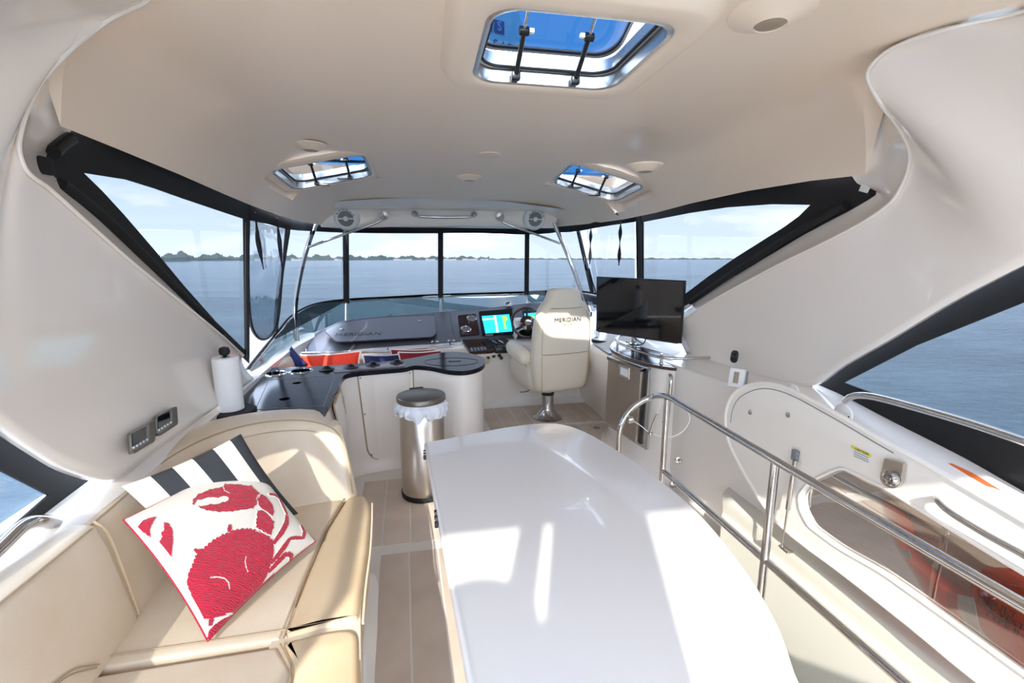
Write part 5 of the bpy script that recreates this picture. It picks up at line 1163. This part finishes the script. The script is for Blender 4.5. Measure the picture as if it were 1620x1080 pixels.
# seat base
bo_ = [(-1.0, -.6), (-1.0, 2.15), (-.42, 2.15), (-.335, 2.03), (-.30, 1.8), (-.275, 1.4), (-.225, 1.0), (-.20, .5), (-.20, -.6)]
sheet('base', [[V(a, b, .31) for a, b in bo_[2:]], [V(a-.015, b, .28) for a, b in bo_[2:]], [V(a-.015, b, .06) for a, b in bo_[2:]], [V(a+.03, b, .02) for a, b in bo_[2:]], [V(a+.06, b, .0) for a, b in bo_[2:]]], M['gel'], sf_, 0, 4, 2)
vp = [(-.262, 1.30), (-.235, 1.05), (-.218, .7)]
for k in range(9): z_ = .08+.022*k; tube('vent_slat', [V(a-.006, b, z_) for a, b in vp], .006, M['vent'], sf_, seg=6, sm=3)
# port backrest (two cushions and a corner wedge)
def backrow(y_, dx=0): return [V(-.865+dx, y_, .435), V(-.885+dx, y_, .55), V(-.91+dx, y_, .68), V(-.925+dx, y_, .735), V(-.945+dx, y_, .757), V(-1.0+dx, y_, .764), V(-1.10, y_, .762), V(-1.125, y_, .745), V(-1.13, y_, .55)]
def capped(rs):
    a = rs[0]; b = rs[-1]; ca = sum(a, Vector())/len(a); cb = sum(b, Vector())/len(b); return [[ca.lerp(p, .0) for p in a], [ca.lerp(p, .9) for p in a]]+rs+[[cb.lerp(p, .9) for p in b], [cb.lerp(p, 0) for p in b]]
r0 = [backrow(y_) for y_ in (-.6, 0, .6, 1.0, 1.2)]+[[V(p.x-.01*(i < 4), p.y, p.z) for i, p in enumerate(backrow(1.372))]]
sheet('back_cushion', [[p+V(0, 0, 0) for p in r] for r in r0]+[[p.lerp(V(-1.0, 1.385, .6), .06)+V(0, .010, 0) for p in r0[-1]], [p.lerp(V(-1.0, 1.388, .6), .99) for p in r0[-1]]], M['leather'], sf_, 0, 3, 3)
tube('seam', [V(-.938, y_, .7575) for y_ in (-.6, 0, .6, 1.0, 1.36)], .003, M['seam'], sf_, seg=6)
for k in (0, .02): tube('seam', [V(-.862-.0, .62+k, .46), V(-.868, .78+k, .50), V(-.876, .95+k, .535), V(-.872, 1.1+k, .52), V(-.866, 1.19+k*.5, .46)], .0018, M['seam'], sf_, seg=6)
# curved forward corner cushion
fb = [(-.885, 1.40), (-.895, 1.58), (-.86, 1.74), (-.75, 1.87), (-.60, 1.945), (-.46, 1.975), (-.365, 1.985)]
ft = [(-.955, 1.395), (-.955, 1.60), (-.955, 1.80), (-.875, 1.99), (-.74, 2.09), (-.56, 2.10), (-.43, 2.06)]
fk = [(-1.12, 1.395), (-1.11, 1.62), (-1.06, 1.92), (-.99, 2.15), (-.80, 2.255), (-.54, 2.25), (-.46, 2.15)]
zt = [.755, .765, .775, .785, .79, .785, .755]
R_f = [[V(*b, .43) for b in fb], [V(*Vector(b).lerp(Vector(t_), .35), .55) for b, t_ in zip(fb, ft)], [V(*Vector(b).lerp(Vector(t_), .8), z_-.07) for b, t_, z_ in zip(fb, ft, zt)], [V(*t_, z_-.018) for t_, z_ in zip(ft, zt)], [V(*Vector(t_).lerp(Vector(k_), .15), z_) for t_, k_, z_ in zip(ft, fk, zt)],
       [V(*Vector(t_).lerp(Vector(k_), .9), z_) for t_, k_, z_ in zip(ft, fk, zt)], [V(*k_, z_-.02) for k_, z_ in zip(fk, zt)], [V(*k_, .45) for k_ in fk]]
# close the starboard end with a rounded edge
for r in R_f:
    e_ = r[-1].copy(); r.append(e_+V(.022, .016, 0)); 
ends = [r[-1] for r in R_f]; ec = V(-.40, 2.09, .60)
for r, e_ in zip(R_f, ends): r.append(e_.lerp(ec, .12)+V(.012, .02, 0)); 
for r, e_ in zip(R_f, ends): r.append(e_.lerp(ec, .95)+V(.012, .02, 0))
for r in R_f: r.insert(0, r[0].lerp(V(-1.0, 1.395, .6), .95)); r.insert(1, r[1].lerp(V(-1.0, 1.39, .6), .05)+V(0, -.008, 0))
sheet('corner_cushion', R_f, M['leather'], sf_, 0, 4, 4)
tube('seam', [V(*Vector(t_).lerp(Vector(k_), .04), z_-.006) for t_, k_, z_ in zip(ft, fk, zt)]+[V(-.385, 2.03, .70), V(-.36, 2.0, .6), V(-.35, 1.995, .46)], .003, M['seam'], sf_, seg=6)
tube('seam', [V(*(Vector(t_).lerp(Vector(b), .16)), z_-.045) for b, t_, z_ in zip(fb[1:], ft[1:], zt[1:])], .0016, M['seam'], sf_, seg=6)
tube('seam', [V(-.958, 1.40, .757), V(-.93, 1.40, .72), V(-.905, 1.40, .58), V(-.885, 1.40, .44)], .004, M['leather2'], sf_, seg=6)

# added unseen canvas blockers behind the camera, shaped to shade the table in bands
for (xa, xb, lb) in ((-.535, -.455, 'narrow black shade flap added out of view for the table shadow'), (-.432, -.12, 'wide black shade flap added out of view for the table shadow')):
    t = thing('shade_flap', lb, 'shade blocker', V((xa+xb)/2, -1.13, 1.0))
    sheet('fabric', [[V(x_, -1.13+.006*math.sin(x_*60), z_) for x_ in np.linspace(xa, xb, 9)] for z_ in (2.19, 1.8, 1.4, 1.02)], M['canvas'], t, .004, 2, 2)
    tube('hem_bar', [V(xa, -1.13, 1.02), V(xb, -1.13, 1.02)], .01, M['steel'], t, sm=1)
    if xa < -.5: tube('shade_roll', [V(-.58, -1.13, 1.05), V(-.58, -1.13, 1.5), V(-.575, -1.13, 1.95)], .13, M['canvas'], t, seg=16)  # roll shape added to widen the shadow low on the table
    else: box('shade_tab', V(-.445, -1.135, 1.5), (.04, .008, .86), M['canvas'], t)  # added to close the lit gap between the flaps lower down

ab = thing('shade_bench', 'unseen white bench shape with cream backrest, added to shade the stairwell', 'bench', V(1.0, -1.6, 0))  # added out of view so its backrest keeps sun off the well
box('base', V(1.0, -.96, .22), (1.5, .5, .43), M['gel'], ab, None, .02)
box('seat', V(1.0, -.95, .48), (1.46, .48, .10), M['leather'], ab, None, .03)
box('backrest', V(1.0, -1.22, .80), (1.46, .12, .56), M['leather'], ab, None, .04)

lk = thing('shade_locker', 'unseen tall white locker shape added to shade the stairwell', 'locker', V(.78, -1.5, 0))  # added out of view, tall enough to shade the stairwell wall
box('body', V(.78, -1.46, .78), (.80, .26, 1.54), M['gel'], lk, None, .03)
box('door', V(.78, -1.322, .80), (.66, .012, 1.30), M['mold'], lk, None, .008)
tube('handle', [V(1.04, -1.31, .75), V(1.04, -1.28, .78), V(1.04, -1.28, .90), V(1.04, -1.31, .93)], .008, M['steel'], lk)
